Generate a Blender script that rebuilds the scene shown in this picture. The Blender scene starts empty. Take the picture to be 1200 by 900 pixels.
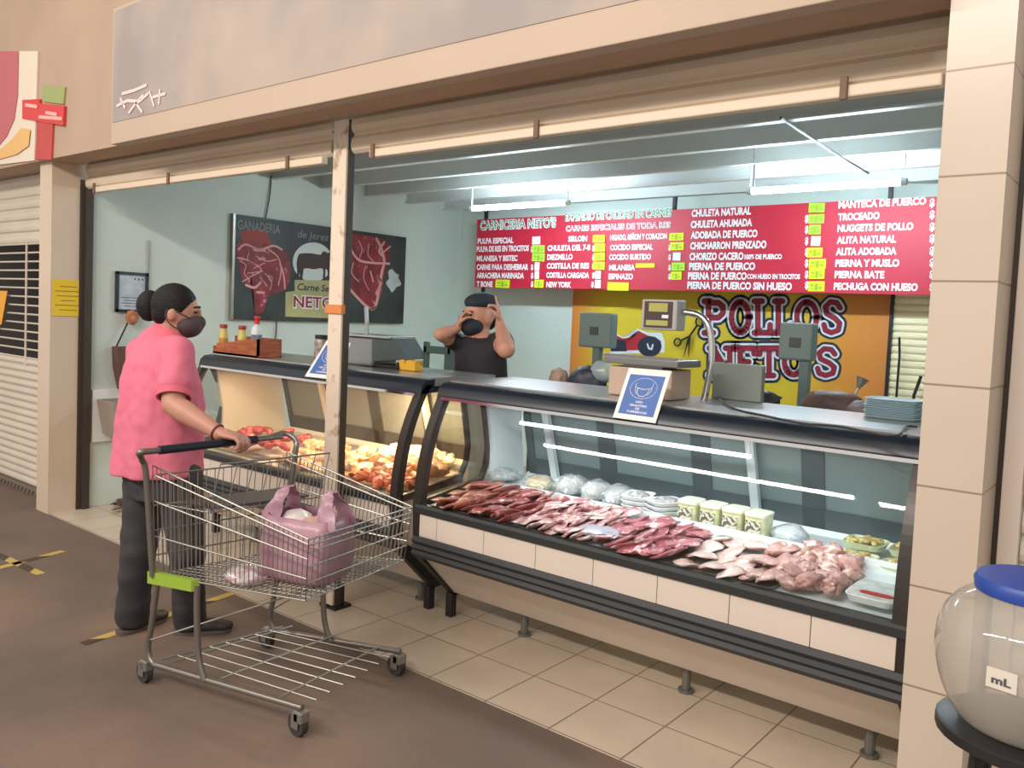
import bpy, bmesh, math, random
from mathutils import Vector, Matrix, noise, Quaternion

SC = bpy.context.scene
COL = SC.collection
rnd = random.Random(7)
V = Vector

# ------------------------------------------------------------------ camera
FPX, YAW, PITCH, ROLL, CY = 974.46, -0.678485, 0.0547704, -0.0433624, 422.16
CAM = V((0, 0, 1.6))
_cy, _sy, _cp, _sp = math.cos(YAW), math.sin(YAW), math.cos(PITCH), math.sin(PITCH)
AF = V((_sy * _cp, _cy * _cp, -_sp))
_r = V((_cy, -_sy, 0)); _d = AF.cross(_r)
AR = math.cos(ROLL) * _r + math.sin(ROLL) * _d
AD = -math.sin(ROLL) * _r + math.cos(ROLL) * _d
cam = bpy.data.cameras.new('camera')
cam.sensor_width = 36.0
cam.lens = FPX / 1200 * 36.0
cam.shift_y = -(450 - CY) / 1200
cam.clip_start = 0.05
camo = bpy.data.objects.new('camera', cam); COL.objects.link(camo)
camo.matrix_world = Matrix(((AR.x, -AD.x, -AF.x, CAM.x), (AR.y, -AD.y, -AF.y, CAM.y), (AR.z, -AD.z, -AF.z, CAM.z), (0, 0, 0, 1)))
SC.camera = camo

# ------------------------------------------------------------------ light and exposure
SC.view_settings.view_transform = 'Standard'
SC.view_settings.look = 'None'
SC.view_settings.gamma = 1.0
SC.view_settings.use_curve_mapping = False
SC.view_settings.exposure = 0.0
W = bpy.data.worlds.new('world'); SC.world = W; W.use_nodes = True
W.node_tree.nodes['Background'].inputs[0].default_value = (1.0, 0.93, 0.86, 1)
W.node_tree.nodes['Background'].inputs[1].default_value = 0.85

def area(name, loc, target, sx, sy, power, color):
    l = bpy.data.lights.new(name, 'AREA'); l.shape = 'RECTANGLE'; l.size = sx; l.size_y = sy
    l.energy = power; l.color = color
    o = bpy.data.objects.new(name, l); COL.objects.link(o); o.location = loc
    o.rotation_euler = (V(target) - V(loc)).to_track_quat('-Z', 'Y').to_euler()
    return o
# added area lights over the aisle, out of view, brightening the stall front
area('aisle_fill', (-4.6, -2.2, 4.3), (-4.4, 2.6, 0.8), 4.0, 0.22, 185, (1.0, 0.91, 0.82))
area('aisle_fill', (-0.9, -2.4, 4.3), (-1.4, 2.9, 0.6), 3.0, 0.22, 160, (1.0, 0.91, 0.83))
TUBE_POWER = 195.0
TUBE_COLOR = (0.70, 0.89, 1.0)

# ------------------------------------------------------------------ pixel helpers (photo 1200 x 900)
def ray(x, y): return AR * ((x - 600) / FPX) + AD * ((y - CY) / FPX) + AF
def pl(x, y, ax, v):
    d = ray(x, y); return CAM + d * ((v - CAM[ax]) / d[ax])
def dep(x, y, d): return CAM + ray(x, y) * d

# ------------------------------------------------------------------ materials
def lin(c): return tuple((x / 255 / 12.92) if x / 255 <= 0.04045 else ((x / 255 + 0.055) / 1.055) ** 2.4 for x in c)
MATS = {}
def mat(name, rgb, rough=0.55, metal=0.0, var=0.0, vscale=8.0, rgb2=None, bump=0.0, bscale=40.0, spec=0.5, emit=0.0, alpha=1.0, detail=3.0, lo=0.35, hi=0.65, sss=0.0, stretch=None):
    if name in MATS: return MATS[name]
    m = bpy.data.materials.new(name); m.use_nodes = True
    nt = m.node_tree; b = nt.nodes['Principled BSDF']
    c = lin(rgb)
    b.inputs['Base Color'].default_value = (*c, 1)
    b.inputs['Roughness'].default_value = rough
    b.inputs['Metallic'].default_value = metal
    b.inputs['Specular IOR Level'].default_value = spec
    if alpha < 1: b.inputs['Alpha'].default_value = alpha
    if sss: 
        b.inputs['Subsurface Weight'].default_value = sss
        b.inputs['Subsurface Radius'].default_value = (0.02, 0.008, 0.005)
        b.inputs['Subsurface Scale'].default_value = 0.3
    if emit:
        b.inputs['Emission Color'].default_value = (*c, 1); b.inputs['Emission Strength'].default_value = emit
    tc = nt.nodes.new('ShaderNodeTexCoord'); vec = tc.outputs['Object']
    if stretch:
        mp = nt.nodes.new('ShaderNodeMapping'); mp.inputs['Scale'].default_value = stretch
        nt.links.new(vec, mp.inputs['Vector']); vec = mp.outputs['Vector']
    if var or rgb2:
        n = nt.nodes.new('ShaderNodeTexNoise'); n.inputs['Scale'].default_value = vscale; n.inputs['Detail'].default_value = detail
        nt.links.new(vec, n.inputs['Vector'])
        r = nt.nodes.new('ShaderNodeValToRGB')
        c2 = lin(rgb2) if rgb2 else tuple(x * (1 - var) for x in c)
        r.color_ramp.elements[0].position = lo; r.color_ramp.elements[1].position = hi
        r.color_ramp.elements[0].color = (*c2, 1); r.color_ramp.elements[1].color = (*c, 1)
        nt.links.new(n.outputs['Fac'], r.inputs['Fac']); nt.links.new(r.outputs['Color'], b.inputs['Base Color'])
    if bump:
        n2 = nt.nodes.new('ShaderNodeTexNoise'); n2.inputs['Scale'].default_value = bscale; n2.inputs['Detail'].default_value = 4
        nt.links.new(vec, n2.inputs['Vector'])
        bp = nt.nodes.new('ShaderNodeBump'); bp.inputs['Strength'].default_value = bump; bp.inputs['Distance'].default_value = 0.02
        nt.links.new(n2.outputs['Fac'], bp.inputs['Height']); nt.links.new(bp.outputs['Normal'], b.inputs['Normal'])
    MATS[name] = m
    return m

def glassmat(name, tint=(0.95, 0.98, 0.97), gloss=0.06, rough=0.02, haze=0.0, hazecol=(0.8, 0.8, 0.8)):
    if name in MATS: return MATS[name]
    m = bpy.data.materials.new(name); m.use_nodes = True; nt = m.node_tree
    for n in list(nt.nodes): nt.nodes.remove(n)
    out = nt.nodes.new('ShaderNodeOutputMaterial'); tr = nt.nodes.new('ShaderNodeBsdfTransparent'); gl = nt.nodes.new('ShaderNodeBsdfGlossy')
    tr.inputs[0].default_value = (*tint, 1); gl.inputs['Roughness'].default_value = rough
    lw = nt.nodes.new('ShaderNodeLayerWeight'); lw.inputs['Blend'].default_value = 0.5
    pw = nt.nodes.new('ShaderNodeMath'); pw.operation = 'POWER'; pw.inputs[1].default_value = 5.0
    nt.links.new(lw.outputs['Facing'], pw.inputs[0])
    ma = nt.nodes.new('ShaderNodeMath'); ma.operation = 'MULTIPLY_ADD'; ma.inputs[1].default_value = 0.8; ma.inputs[2].default_value = gloss * 0.5; ma.use_clamp = True
    nt.links.new(pw.outputs[0], ma.inputs[0])
    mx = nt.nodes.new('ShaderNodeMixShader'); nt.links.new(ma.outputs[0], mx.inputs[0])
    base = tr.outputs[0]
    if haze:
        df = nt.nodes.new('ShaderNodeBsdfDiffuse'); df.inputs[0].default_value = (*hazecol, 1)
        m2 = nt.nodes.new('ShaderNodeMixShader'); m2.inputs[0].default_value = haze
        nt.links.new(tr.outputs[0], m2.inputs[1]); nt.links.new(df.outputs[0], m2.inputs[2]); base = m2.outputs[0]
    nt.links.new(base, mx.inputs[1]); nt.links.new(gl.outputs[0], mx.inputs[2]); nt.links.new(mx.outputs[0], out.inputs[0])
    MATS[name] = m
    return m

def tilemat(name, rgb, grout, tw, th, off=(0, 0, 0), axes='xz', rough=0.3, gap=0.006, var=0.06):
    if name in MATS: return MATS[name]
    m = mat(name, rgb, rough=rough, var=var, vscale=2.5); nt = m.node_tree; b = nt.nodes['Principled BSDF']
    tc = nt.nodes.new('ShaderNodeTexCoord'); sp = nt.nodes.new('ShaderNodeSeparateXYZ'); nt.links.new(tc.outputs['Object'], sp.inputs[0])
    fac = None
    for a, size, o in ((axes[0], tw, off[0]), (axes[1], th, off[1])):
        s = nt.nodes.new('ShaderNodeMath'); s.operation = 'SUBTRACT'; s.inputs[1].default_value = o
        nt.links.new(sp.outputs['xyz'.index(a)], s.inputs[0])
        d = nt.nodes.new('ShaderNodeMath'); d.operation = 'PINGPONG'; d.inputs[1].default_value = size / 2
        nt.links.new(s.outputs[0], d.inputs[0])
        l = nt.nodes.new('ShaderNodeMath'); l.operation = 'LESS_THAN'; l.inputs[1].default_value = gap / 2
        nt.links.new(d.outputs[0], l.inputs[0])
        if fac is None: fac = l.outputs[0]
        else:
            mx = nt.nodes.new('ShaderNodeMath'); mx.operation = 'MAXIMUM'; nt.links.new(fac, mx.inputs[0]); nt.links.new(l.outputs[0], mx.inputs[1]); fac = mx.outputs[0]
    mix = nt.nodes.new('ShaderNodeMix'); mix.data_type = 'RGBA'
    old = b.inputs['Base Color'].links[0].from_socket
    nt.links.new(fac, mix.inputs[0]); nt.links.new(old, mix.inputs[6]); mix.inputs[7].default_value = (*lin(grout), 1)
    nt.links.new(mix.outputs[2], b.inputs['Base Color'])
    return m

# ------------------------------------------------------------------ mesh helpers
def wl(o):
    p = V((0, 0, 0))
    while o: p += V(o.location); o = o.parent
    return p
def tag(o, label, cat, group=None, kind=None):
    if label: o['label'] = label
    if cat: o['category'] = cat
    if group: o['group'] = group
    if kind: o['kind'] = kind
    return o
def empty(name, loc, label, cat, group=None):
    o = bpy.data.objects.new(name, None); COL.objects.link(o); o.location = loc; o.empty_display_size = 0.05
    return tag(o, label, cat, group)

class MB:
    def __init__(s): s.bm = bmesh.new()
    def box(s, lo, hi, bev=0.0, rot=None, piv=None):
        b2 = bmesh.new(); bmesh.ops.create_cube(b2, size=1)
        c = (V(lo) + V(hi)) / 2; d = V(hi) - V(lo)
        for v in b2.verts: v.co = V((v.co.x * d.x, v.co.y * d.y, v.co.z * d.z))
        if bev: bmesh.ops.bevel(b2, geom=b2.edges[:], offset=bev, segments=2, affect='EDGES', profile=0.5)
        for v in b2.verts:
            v.co += c
            if rot is not None: v.co = rot @ (v.co - (piv or c)) + (piv or c)
        s.merge(b2); return s
    def merge(s, b2):
        me = bpy.data.meshes.new('tmp'); b2.to_mesh(me); b2.free(); s.bm.from_mesh(me); bpy.data.meshes.remove(me)
    def tube(s, pts, r, n=8, closed=False, cap=True):
        pts = [V(p) for p in pts]; N = len(pts)
        rs = r if isinstance(r, (list, tuple)) else [r] * N
        rings = []; prev = None
        for i, p in enumerate(pts):
            if closed: t = pts[(i + 1) % N] - pts[i - 1]
            else: t = pts[min(i + 1, N - 1)] - pts[max(i - 1, 0)]
            t.normalize()
            if prev is None:
                a = V((0, 0, 1)) if abs(t.z) < 0.9 else V((1, 0, 0)); u = t.cross(a).normalized()
            else:
                u = prev - t * prev.dot(t)
                u = u.normalized() if u.length > 1e-6 else t.orthogonal().normalized()
            prev = u; w = t.cross(u)
            rings.append([s.bm.verts.new(p + (u * math.cos(2 * math.pi * k / n) + w * math.sin(2 * math.pi * k / n)) * rs[i]) for k in range(n)])
        M = N if closed else N - 1
        for i in range(M):
            A, B = rings[i], rings[(i + 1) % N]
            for k in range(n): s.bm.faces.new((A[k], A[(k + 1) % n], B[(k + 1) % n], B[k]))
        if cap and not closed:
            s.bm.faces.new(rings[0][::-1]); s.bm.faces.new(rings[-1])
        return s
    def lathe(s, prof, c, n=24, axis=V((0, 0, 1))):
        c = V(c); q = V((0, 0, 1)).rotation_difference(axis); rings = []
        for r, z in prof:
            rings.append([s.bm.verts.new(c + q @ V((r * math.cos(2 * math.pi * k / n), r * math.sin(2 * math.pi * k / n), z))) for k in range(n)])
        for A, B in zip(rings, rings[1:]):
            for k in range(n): s.bm.faces.new((A[k], A[(k + 1) % n], B[(k + 1) % n], B[k]))
        s.bm.faces.new(rings[0][::-1]); s.bm.faces.new(rings[-1])
        return s
    def ring(s, rings, cap=True):   # rings of points
        vs = [[s.bm.verts.new(p) for p in R] for R in rings]; n = len(vs[0])
        for A, B in zip(vs, vs[1:]):
            for k in range(n): s.bm.faces.new((A[k], A[(k + 1) % n], B[(k + 1) % n], B[k]))
        if cap: s.bm.faces.new(vs[0][::-1]); s.bm.faces.new(vs[-1])
        return s
    def prism(s, poly, x0, x1):      # (y,z) polygon extruded along x
        return s.ring([[V((x0, y, z)) for y, z in poly], [V((x1, y, z)) for y, z in poly]])
    def slab(s, pts, thick):         # planar polygon with thickness vector
        t = V(thick); return s.ring([[V(p) for p in pts], [V(p) + t for p in pts]])
    def ell(s, c, r, rot=None, n=16, m=10):
        b2 = bmesh.new(); bmesh.ops.create_uvsphere(b2, u_segments=n, v_segments=m, radius=1)
        for v in b2.verts:
            p = V((v.co.x * r[0], v.co.y * r[1], v.co.z * r[2]))
            v.co = (rot @ p if rot is not None else p) + V(c)
        s.merge(b2); return s
    def obj(s, name, m, parent=None, origin=None, smooth=False, label=None, cat=None, group=None, kind=None):
        bm = s.bm
        bmesh.ops.recalc_face_normals(bm, faces=bm.faces[:])
        if parent is not None: o0 = wl(parent)
        elif origin is not None: o0 = V(origin)
        else:
            xs = [v.co for v in bm.verts]
            o0 = V(((min(p.x for p in xs) + max(p.x for p in xs)) / 2, (min(p.y for p in xs) + max(p.y for p in xs)) / 2, min(p.z for p in xs)))
        for v in bm.verts: v.co -= o0
        me = bpy.data.meshes.new(name); bm.to_mesh(me); bm.free()
        if isinstance(m, (list, tuple)):
            for q in m: me.materials.append(q)
        elif m: me.materials.append(m)
        if smooth:
            for p in me.polygons: p.use_smooth = True
            if smooth != 'all' and hasattr(me, 'set_sharp_from_angle'): me.set_sharp_from_angle(angle=math.radians(42))
        o = bpy.data.objects.new(name, me); COL.objects.link(o)
        if parent is not None: o.parent = parent
        else: o.location = o0
        return tag(o, label, cat, group, kind)

def dup(root, loc=None, label=None, group=None, rotz=None):
    r = root.copy(); COL.objects.link(r)
    if loc is not None: r.location = loc
    if rotz is not None: r.rotation_euler = (root.rotation_euler[0], root.rotation_euler[1], rotz)
    if label: r['label'] = label
    if group: r['group'] = group
    for ch in list(root.children):
        c = ch.copy(); COL.objects.link(c); c.parent = r
        for g in list(ch.children):
            d = g.copy(); COL.objects.link(d); d.parent = c
    return r
def struct(o): o['kind'] = 'structure'; return o

def bez(pts, n=8):     # Catmull-Rom through points
    pts = [V(p) for p in pts]; out = []
    for i in range(len(pts) - 1):
        p0 = pts[max(i - 1, 0)]; p1 = pts[i]; p2 = pts[i + 1]; p3 = pts[min(i + 2, len(pts) - 1)]
        for k in range(n):
            t = k / n
            out.append(0.5 * ((2 * p1) + (p2 - p0) * t + (2 * p0 - 5 * p1 + 4 * p2 - p3) * t * t + (3 * p1 - p0 - 3 * p2 + p3) * t ** 3))
    out.append(pts[-1]); return out

_txt = {}
def text_geo(body, bold=0.0):
    k = (body, bold)
    if k in _txt: return _txt[k]
    c = bpy.data.curves.new('t', 'FONT'); c.body = body; c.size = 1; c.offset = bold; c.extrude = 0; c.resolution_u = 3
    o = bpy.data.objects.new('t', c); COL.objects.link(o)
    bpy.context.view_layer.update()
    dg = bpy.context.evaluated_depsgraph_get()
    me = bpy.data.meshes.new_from_object(o.evaluated_get(dg))
    vs = [v.co.copy() for v in me.vertices]; fs = [tuple(p.vertices) for p in me.polygons]
    bpy.data.objects.remove(o); bpy.data.curves.remove(c); bpy.data.meshes.remove(me)
    _txt[k] = (vs, fs); return _txt[k]
def put_text(mb, body, org, right, up, height, width=None, bold=0.03, out=V((0, 0, 0)), capfix=0.72):
    vs, fs = text_geo(body, bold)
    if not vs: return
    x0 = min(v.x for v in vs); x1 = max(v.x for v in vs)
    sy = height / capfix; sx = (width / (x1 - x0)) if width else sy
    nv = [mb.bm.verts.new(V(org) + right * ((v.x - x0) * sx) + up * (v.y * sy) + out) for v in vs]
    for f in fs:
        try: mb.bm.faces.new([nv[i] for i in f])
        except ValueError: pass

def soft(name, build, voxel, m, parent=None, sm=6, smf=0.5, origin=None, label=None, cat=None, deform=None):
    """several overlapping closed forms fused into one continuous skin"""
    mb = MB(); build(mb)
    bmesh.ops.recalc_face_normals(mb.bm, faces=mb.bm.faces[:])
    me = bpy.data.meshes.new('s'); mb.bm.to_mesh(me); mb.bm.free()
    o = bpy.data.objects.new('s', me); COL.objects.link(o)
    r = o.modifiers.new('r', 'REMESH'); r.mode = 'VOXEL'; r.voxel_size = voxel
    if sm:
        q = o.modifiers.new('q', 'SMOOTH'); q.iterations = sm; q.factor = smf
    bpy.context.view_layer.update()
    dg = bpy.context.evaluated_depsgraph_get()
    me2 = bpy.data.meshes.new_from_object(o.evaluated_get(dg))
    bpy.data.objects.remove(o); bpy.data.meshes.remove(me)
    out = MB(); out.bm.from_mesh(me2); bpy.data.meshes.remove(me2)
    if deform:
        for v in out.bm.verts: v.co = deform(v.co)
    return out.obj(name, m, parent, origin=origin, smooth='all', label=label, cat=cat)
def limb(mb, pts, rs, n=14):
    pts = [V(p) for p in pts]
    for p, r in zip(pts, rs): mb.ell(p, (r, r, r), n=14, m=10)
    for i in range(len(pts) - 1):
        mb.tube([pts[i], pts[i + 1]], [rs[i], rs[i + 1]], n=n)
def oring(c, a, b, n=24, p=2.0):
    c = V(c); out = []
    for k in range(n):
        t = 2 * math.pi * k / n; ct, st = math.cos(t), math.sin(t)
        out.append(c + a * (math.copysign(abs(ct) ** (2 / p), ct)) + b * (math.copysign(abs(st) ** (2 / p), st)))
    return out

X, Y, Z = V((1, 0, 0)), V((0, 1, 0)), V((0, 0, 1))

# ------------------------------------------------------------------ palette
M_wallin = mat('painted_wall', (210, 218, 209), 0.75, var=0.08, vscale=1.3, bump=0.05, bscale=25)
M_fascia = mat('beige_plaster', (180, 154, 132), 0.75, var=0.10, vscale=1.6, bump=0.05, bscale=30)
M_concrete = mat('brown_concrete', (122, 101, 88), 0.62, rgb2=(94, 82, 74), vscale=1.1, detail=6, bump=0.08, bscale=30)
M_floor = tilemat('floor_tile', (204, 187, 166), (132, 116, 100), 0.325, 0.33, (-2.79, 2.58), 'xy', 0.35, 0.007, 0.12)
M_pillar = tilemat('pillar_tile', (202, 186, 168), (150, 128, 108), 3.0, 0.2905, (1.0, 0.874), 'xz', 0.28, 0.006, 0.05)
M_black = mat('black_plastic', (30, 37, 48), 0.3)
M_dark = mat('dark_metal', (44, 42, 42), 0.45, 0.3)
M_bumper = mat('rubber_bumper', (52, 52, 54), 0.5)
M_steel = mat('stainless_steel', (190, 192, 192), 0.28, 0.75, var=0.12, vscale=6, stretch=(1, 14, 1))
M_chrome = mat('chrome', (215, 215, 215), 0.14, 1.0)
M_zinc = mat('zinc_wire', (150, 146, 140), 0.38, 0.7)
M_white = mat('white_enamel', (226, 226, 220), 0.4)
M_cream = mat('cream_panel', (220, 206, 192), 0.4, var=0.05, vscale=2)
M_shutter = mat('shutter_cream', (214, 196, 172), 0.5, var=0.10, vscale=2.0)
M_shutw = mat('shutter_white', (212, 200, 184), 0.5, var=0.08, vscale=2.0)
M_glass = glassmat('case_glass', (0.96, 0.985, 0.975), 0.05)
M_red = mat('board_red', (196, 32, 58), 0.5)
M_txtw = mat('lettering_white', (245, 240, 240), 0.6)
M_yel = mat('neon_yellow', (226, 236, 40), 0.7)
M_grn = mat('neon_green', (170, 236, 60), 0.7)
M_paper = mat('paper_white', (238, 238, 236), 0.7)

# ================================================================== SETTING
YF, YS, YB = 2.575, 2.80, 6.9          # tile edge, shutter plane, back wall
XLW, XRW = -6.37, -0.5
mb = MB(); mb.box((-12, -4, -0.12), (5, YF, 0.0)); mb.box((-12, YF, -0.12), (-6.56, 3.95, 0.0)); mb.box((-0.4, YF, -0.12), (5, 3.95, 0.0))
struct(mb.obj('floor', M_concrete, origin=(0, 0, 0), label='brown worn concrete aisle floor', cat='floor'))
mb = MB(); mb.box((-6.56, YF, -0.12), (-0.4, YB + 0.1, 0.004))
struct(mb.obj('floor', M_floor, origin=(0, 0, 0), label='beige tiled floor of the butcher stall', cat='floor'))
mb = MB(); mb.box((XLW - 0.12, 2.85, 0), (XLW, YB, 2.95))
struct(mb.obj('wall_left', M_wallin, origin=(0, 0, 0), label='pale green wall on the left of the stall', cat='wall'))
mb = MB(); mb.box((XLW - 0.12, YB, 0), (XRW + 0.1, YB + 0.1, 2.95))
struct(mb.obj('wall_back', M_wallin, origin=(0, 0, 0), label='pale green back wall of the stall', cat='wall'))
mb = MB(); mb.box((XRW, 2.85, 0), (XRW + 0.08, YB, 2.95))
struct(mb.obj('wall_right', M_wallin, origin=(0, 0, 0), label='stall wall behind the tiled pillar', cat='wall'))
mb = MB(); mb.box((XLW - 0.12, 2.6, 2.84), (XRW + 0.08, YB, 2.95))
M_ceil = mat('grey_ceiling', (150, 152, 150), 0.7, var=0.1, vscale=3)
struct(mb.obj('ceiling', M_ceil, origin=(0, 0, 0), label='grey sheet ceiling over the stall', cat='ceiling'))
M_beam = mat('beam_paint', (206, 208, 204), 0.5)
for k, yb in enumerate((3.34, 3.88, 4.42, 4.96, 5.5, 6.05, 6.62)):
    mb = MB(); mb.box((XLW, yb - 0.03, 2.70), (XRW, yb + 0.03, 2.715)); mb.box((XLW, yb - 0.006, 2.71), (XRW, yb + 0.006, 2.83)); mb.box((XLW, yb - 0.03, 2.825), (XRW, yb + 0.03, 2.84))
    struct(mb.obj('trim_%d' % (k + 1), M_beam, label='pale steel beam across the stall ceiling', cat='beam'))

# pillars
mb = MB(); mb.box((-6.56, 2.57, 0), (-6.36, 2.85, 2.56))
struct(mb.obj('wall_left_pillar', mat('pillar_paint', (206, 186, 164), 0.45, var=0.06, vscale=2), origin=(0, 0, 0), label='beige pillar left of the stall opening', cat='pillar'))
mb = MB(); mb.box((-0.567, 2.57, 0), (-0.402, 2.85, 4.2))
struct(mb.obj('wall_right_pillar', M_pillar, origin=(0, 0, 0), label='tiled beige pillar right of the stall opening', cat='pillar'))
# fascia above the opening
mb = MB(); mb.box((-12, 2.52, 2.55), (-0.567, 2.66, 4.2)); mb.box((-6.36, 2.66, 2.55), (-0.567, 2.72, 2.84)); mb.box((-12, 2.66, 2.55), (-6.36, 2.86, 2.70))
struct(mb.obj('wall_front', M_fascia, origin=(0, 0, 0), label='beige fascia wall above the stall opening', cat='wall'))
mb = MB(); mb.box((-0.402, 2.52, 2.75), (5, 2.66, 4.2)); 
struct(mb.obj('wall_front_right', M_fascia, origin=(0, 0, 0), label='beige fascia wall right of the tiled pillar', cat='wall'))
mb = MB(); mb.box((-12, 3.9, 0), (-6.49, 4.0, 2.7)); mb.box((-12, 2.9, 2.6), (-6.49, 3.9, 2.7))
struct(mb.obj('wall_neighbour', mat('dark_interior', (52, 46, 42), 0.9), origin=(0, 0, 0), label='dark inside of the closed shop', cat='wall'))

# ================================================================== SHUTTERS
def slats(mb, x0, x1, y, z0, z1, pitch=0.085, depth=0.02):
    n = max(1, round((z1 - z0) / pitch)); p = (z1 - z0) / n; poly = []
    for i in range(n):
        z = z0 + i * p
        poly += [(y, z), (y - depth * 0.75, z + 0.15 * p), (y - depth, z + 0.4 * p), (y - depth * 0.8, z + 0.72 * p), (y, z + 0.92 * p)]
    poly.append((y, z1))
    back = [(yy + 0.006, zz) for yy, zz in poly][::-1]
    mb.prism(poly + back, x0, x1)

def rolled(name, x0, x1, label):
    r = empty(name, ((x0 + x1) / 2, YS, 2.35), label, 'shutter', 'rolled up shutters of the stall')
    mb = MB(); slats(mb, x0, x1, YS + 0.01, 2.385, 2.68, 0.115, 0.022); mb.obj('slat_curtain', M_shutter, r)
    mb = MB(); mb.box((x0 + 0.16, YS - 0.03, 2.345), (x1 - 0.05, YS + 0.012, 2.385), 0.006); mb.obj('bottom_bar', mat('bar_pale', (226, 208, 184), 0.45), r)
    mb = MB()
    for xx in (x0 + 0.18, (x0 + x1) / 2 - 0.2, x1 - 0.35): mb.box((xx, YS - 0.042, 2.335), (xx + 0.025, YS - 0.028, 2.41), 0.004)
    mb.obj('latch', mat('rusty_latch', (120, 92, 74), 0.6), r)
    return r
rolled('rolling_shutter', -6.33, -3.52, 'cream shutter rolled up over the left half of the opening')
rolled('rolling_shutter', -3.36, -0.57, 'cream shutter rolled up over the wider right half of the opening')
# guide rails
mb = MB(); mb.box((-6.358, 2.765, 0), (-6.35, 2.85, 2.45)); mb.box((-6.352, 2.80, 0), (-6.325, 2.85, 2.4)); mb.obj('shutter_guide', mat('guide_dark', (62, 52, 44), 0.5), label='dark vertical shutter guide against the left pillar', cat='shutter guide')
# middle post
r = empty('shutter_post', (-3.44, 2.81, 0), 'cream steel post with worn stickers dividing the stall opening', 'post')
mb = MB(); mb.box((-3.495, 2.785, 0.03), (-3.39, 2.80, 2.56), 0.003); mb.obj('post_face', mat('post_paint', (222, 206, 186), 0.5, rgb2=(168, 140, 112), vscale=14, lo=0.28, hi=0.42, detail=5), r)
mb = MB(); mb.box((-3.495, 2.80, 0.0), (-3.385, 2.84, 2.56), 0.003); mb.obj('guide_channel', mat('guide_dark', (62, 52, 44), 0.5), r, label='dark guide channel behind the pale face')
mb = MB(); mb.box((-3.51, 2.775, 1.565), (-3.378, 2.802, 1.612), 0.002); mb.obj('tape_band', mat('orange_tape', (214, 130, 70), 0.5), r, label='orange tape band')
mb = MB(); mb.box((-3.50, 2.79, 0.004), (-3.37, 2.90, 0.02)); mb.box((-3.455, 2.81, 0.02), (-3.39, 2.87, 0.13), 0.004); mb.obj('foot_bracket', M_dark, r)

# neighbour's closed shutter on the left
r = empty('rolling_shutter', (-7.6, 2.75, 0), 'closed white shutter with an open barred window at the far left', 'shutter')
mb = MB(); slats(mb, -9.4, -6.565, 2.78, 0.05, 1.08, 0.062, 0.018); mb.obj('slat_curtain', M_shutw, r)
mb = MB(); slats(mb, -9.4, -6.565, 2.78, 2.0, 2.56, 0.095, 0.02); mb.obj('slat_curtain', M_shutw, r)
mb = MB()
for k in range(14): mb.tube([(-9.4, 2.775, 1.08 + 0.92 * k / 13), (-6.565, 2.775, 1.08 + 0.92 * k / 13)], 0.0075, 6)
for xx in (-8.9, -8.1, -7.3, -6.85): mb.tube([(xx, 2.765, 1.02), (xx, 2.765, 2.02)], 0.009, 6)
mb.obj('grille', M_shutw, r)
mb = MB(); mb.box((-6.60, 2.74, 1.05), (-6.565, 2.80, 2.03), 0.003); mb.obj('side_stile', M_shutw, r)
mb = MB(); mb.box((-9.4, 2.72, 0.0), (-6.62, 2.78, 0.05), 0.003)
for k in range(40): mb.tube([(-9.4 + k * 0.07, 2.715, 0.01), (-9.4 + k * 0.07 + 0.03, 2.715, 0.045)], 0.004, 4)
mb.obj('bottom_bar', mat('grey_rail', (110, 98, 86), 0.6), r)
p = [pl(-20, 340, 1, 2.74), pl(9, 341, 1, 2.74), pl(2, 380, 1, 2.74), pl(-20, 392, 1, 2.74)]
mb = MB(); mb.slab(p, (0, -0.004, 0)); mb.obj('paper_notice', mat('orange_paper', (238, 166, 50), 0.7), label='orange paper hanging on the bars of the closed shutter', cat='notice')

# right neighbour
r = empty('shutter_post', (-0.36, 2.81, 0), 'pale steel post at the right edge beyond the tiled pillar', 'post')
mb = MB(); mb.box((-0.387, 2.78, 0.0), (-0.335, 2.83, 2.76), 0.003); mb.obj('post_face', M_cream, r)
mb = MB(); mb.box((-0.402, 2.79, 0.0), (-0.385, 2.85, 2.76)); mb.obj('guide_channel', mat('guide_dark', (62, 52, 44), 0.5), r, label='dark guide channel')
r = empty('rolling_shutter', (0.6, 2.8, 0), 'pale slatted shutter seen as a sliver at the right edge', 'shutter')
mb = MB(); slats(mb, -0.333, 1.6, 2.83, 0.02, 1.10, 0.085, 0.02); mb.obj('slat_curtain', M_shutw, r)
mb = MB()
for k in range(18): mb.tube([(-0.333, 2.82, 1.13 + 0.085 * k), (1.6, 2.82, 1.13 + 0.085 * k)], 0.012, 6)
mb.obj('grille', M_shutw, r)
mb = MB(); mb.box((-0.39, 3.6, 0), (1.6, 3.7, 2.8)); struct(mb.obj('wall_neighbour_right', mat('dark_interior', (52, 46, 42), 0.9), label='dark inside of the shop on the right', cat='wall'))

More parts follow.
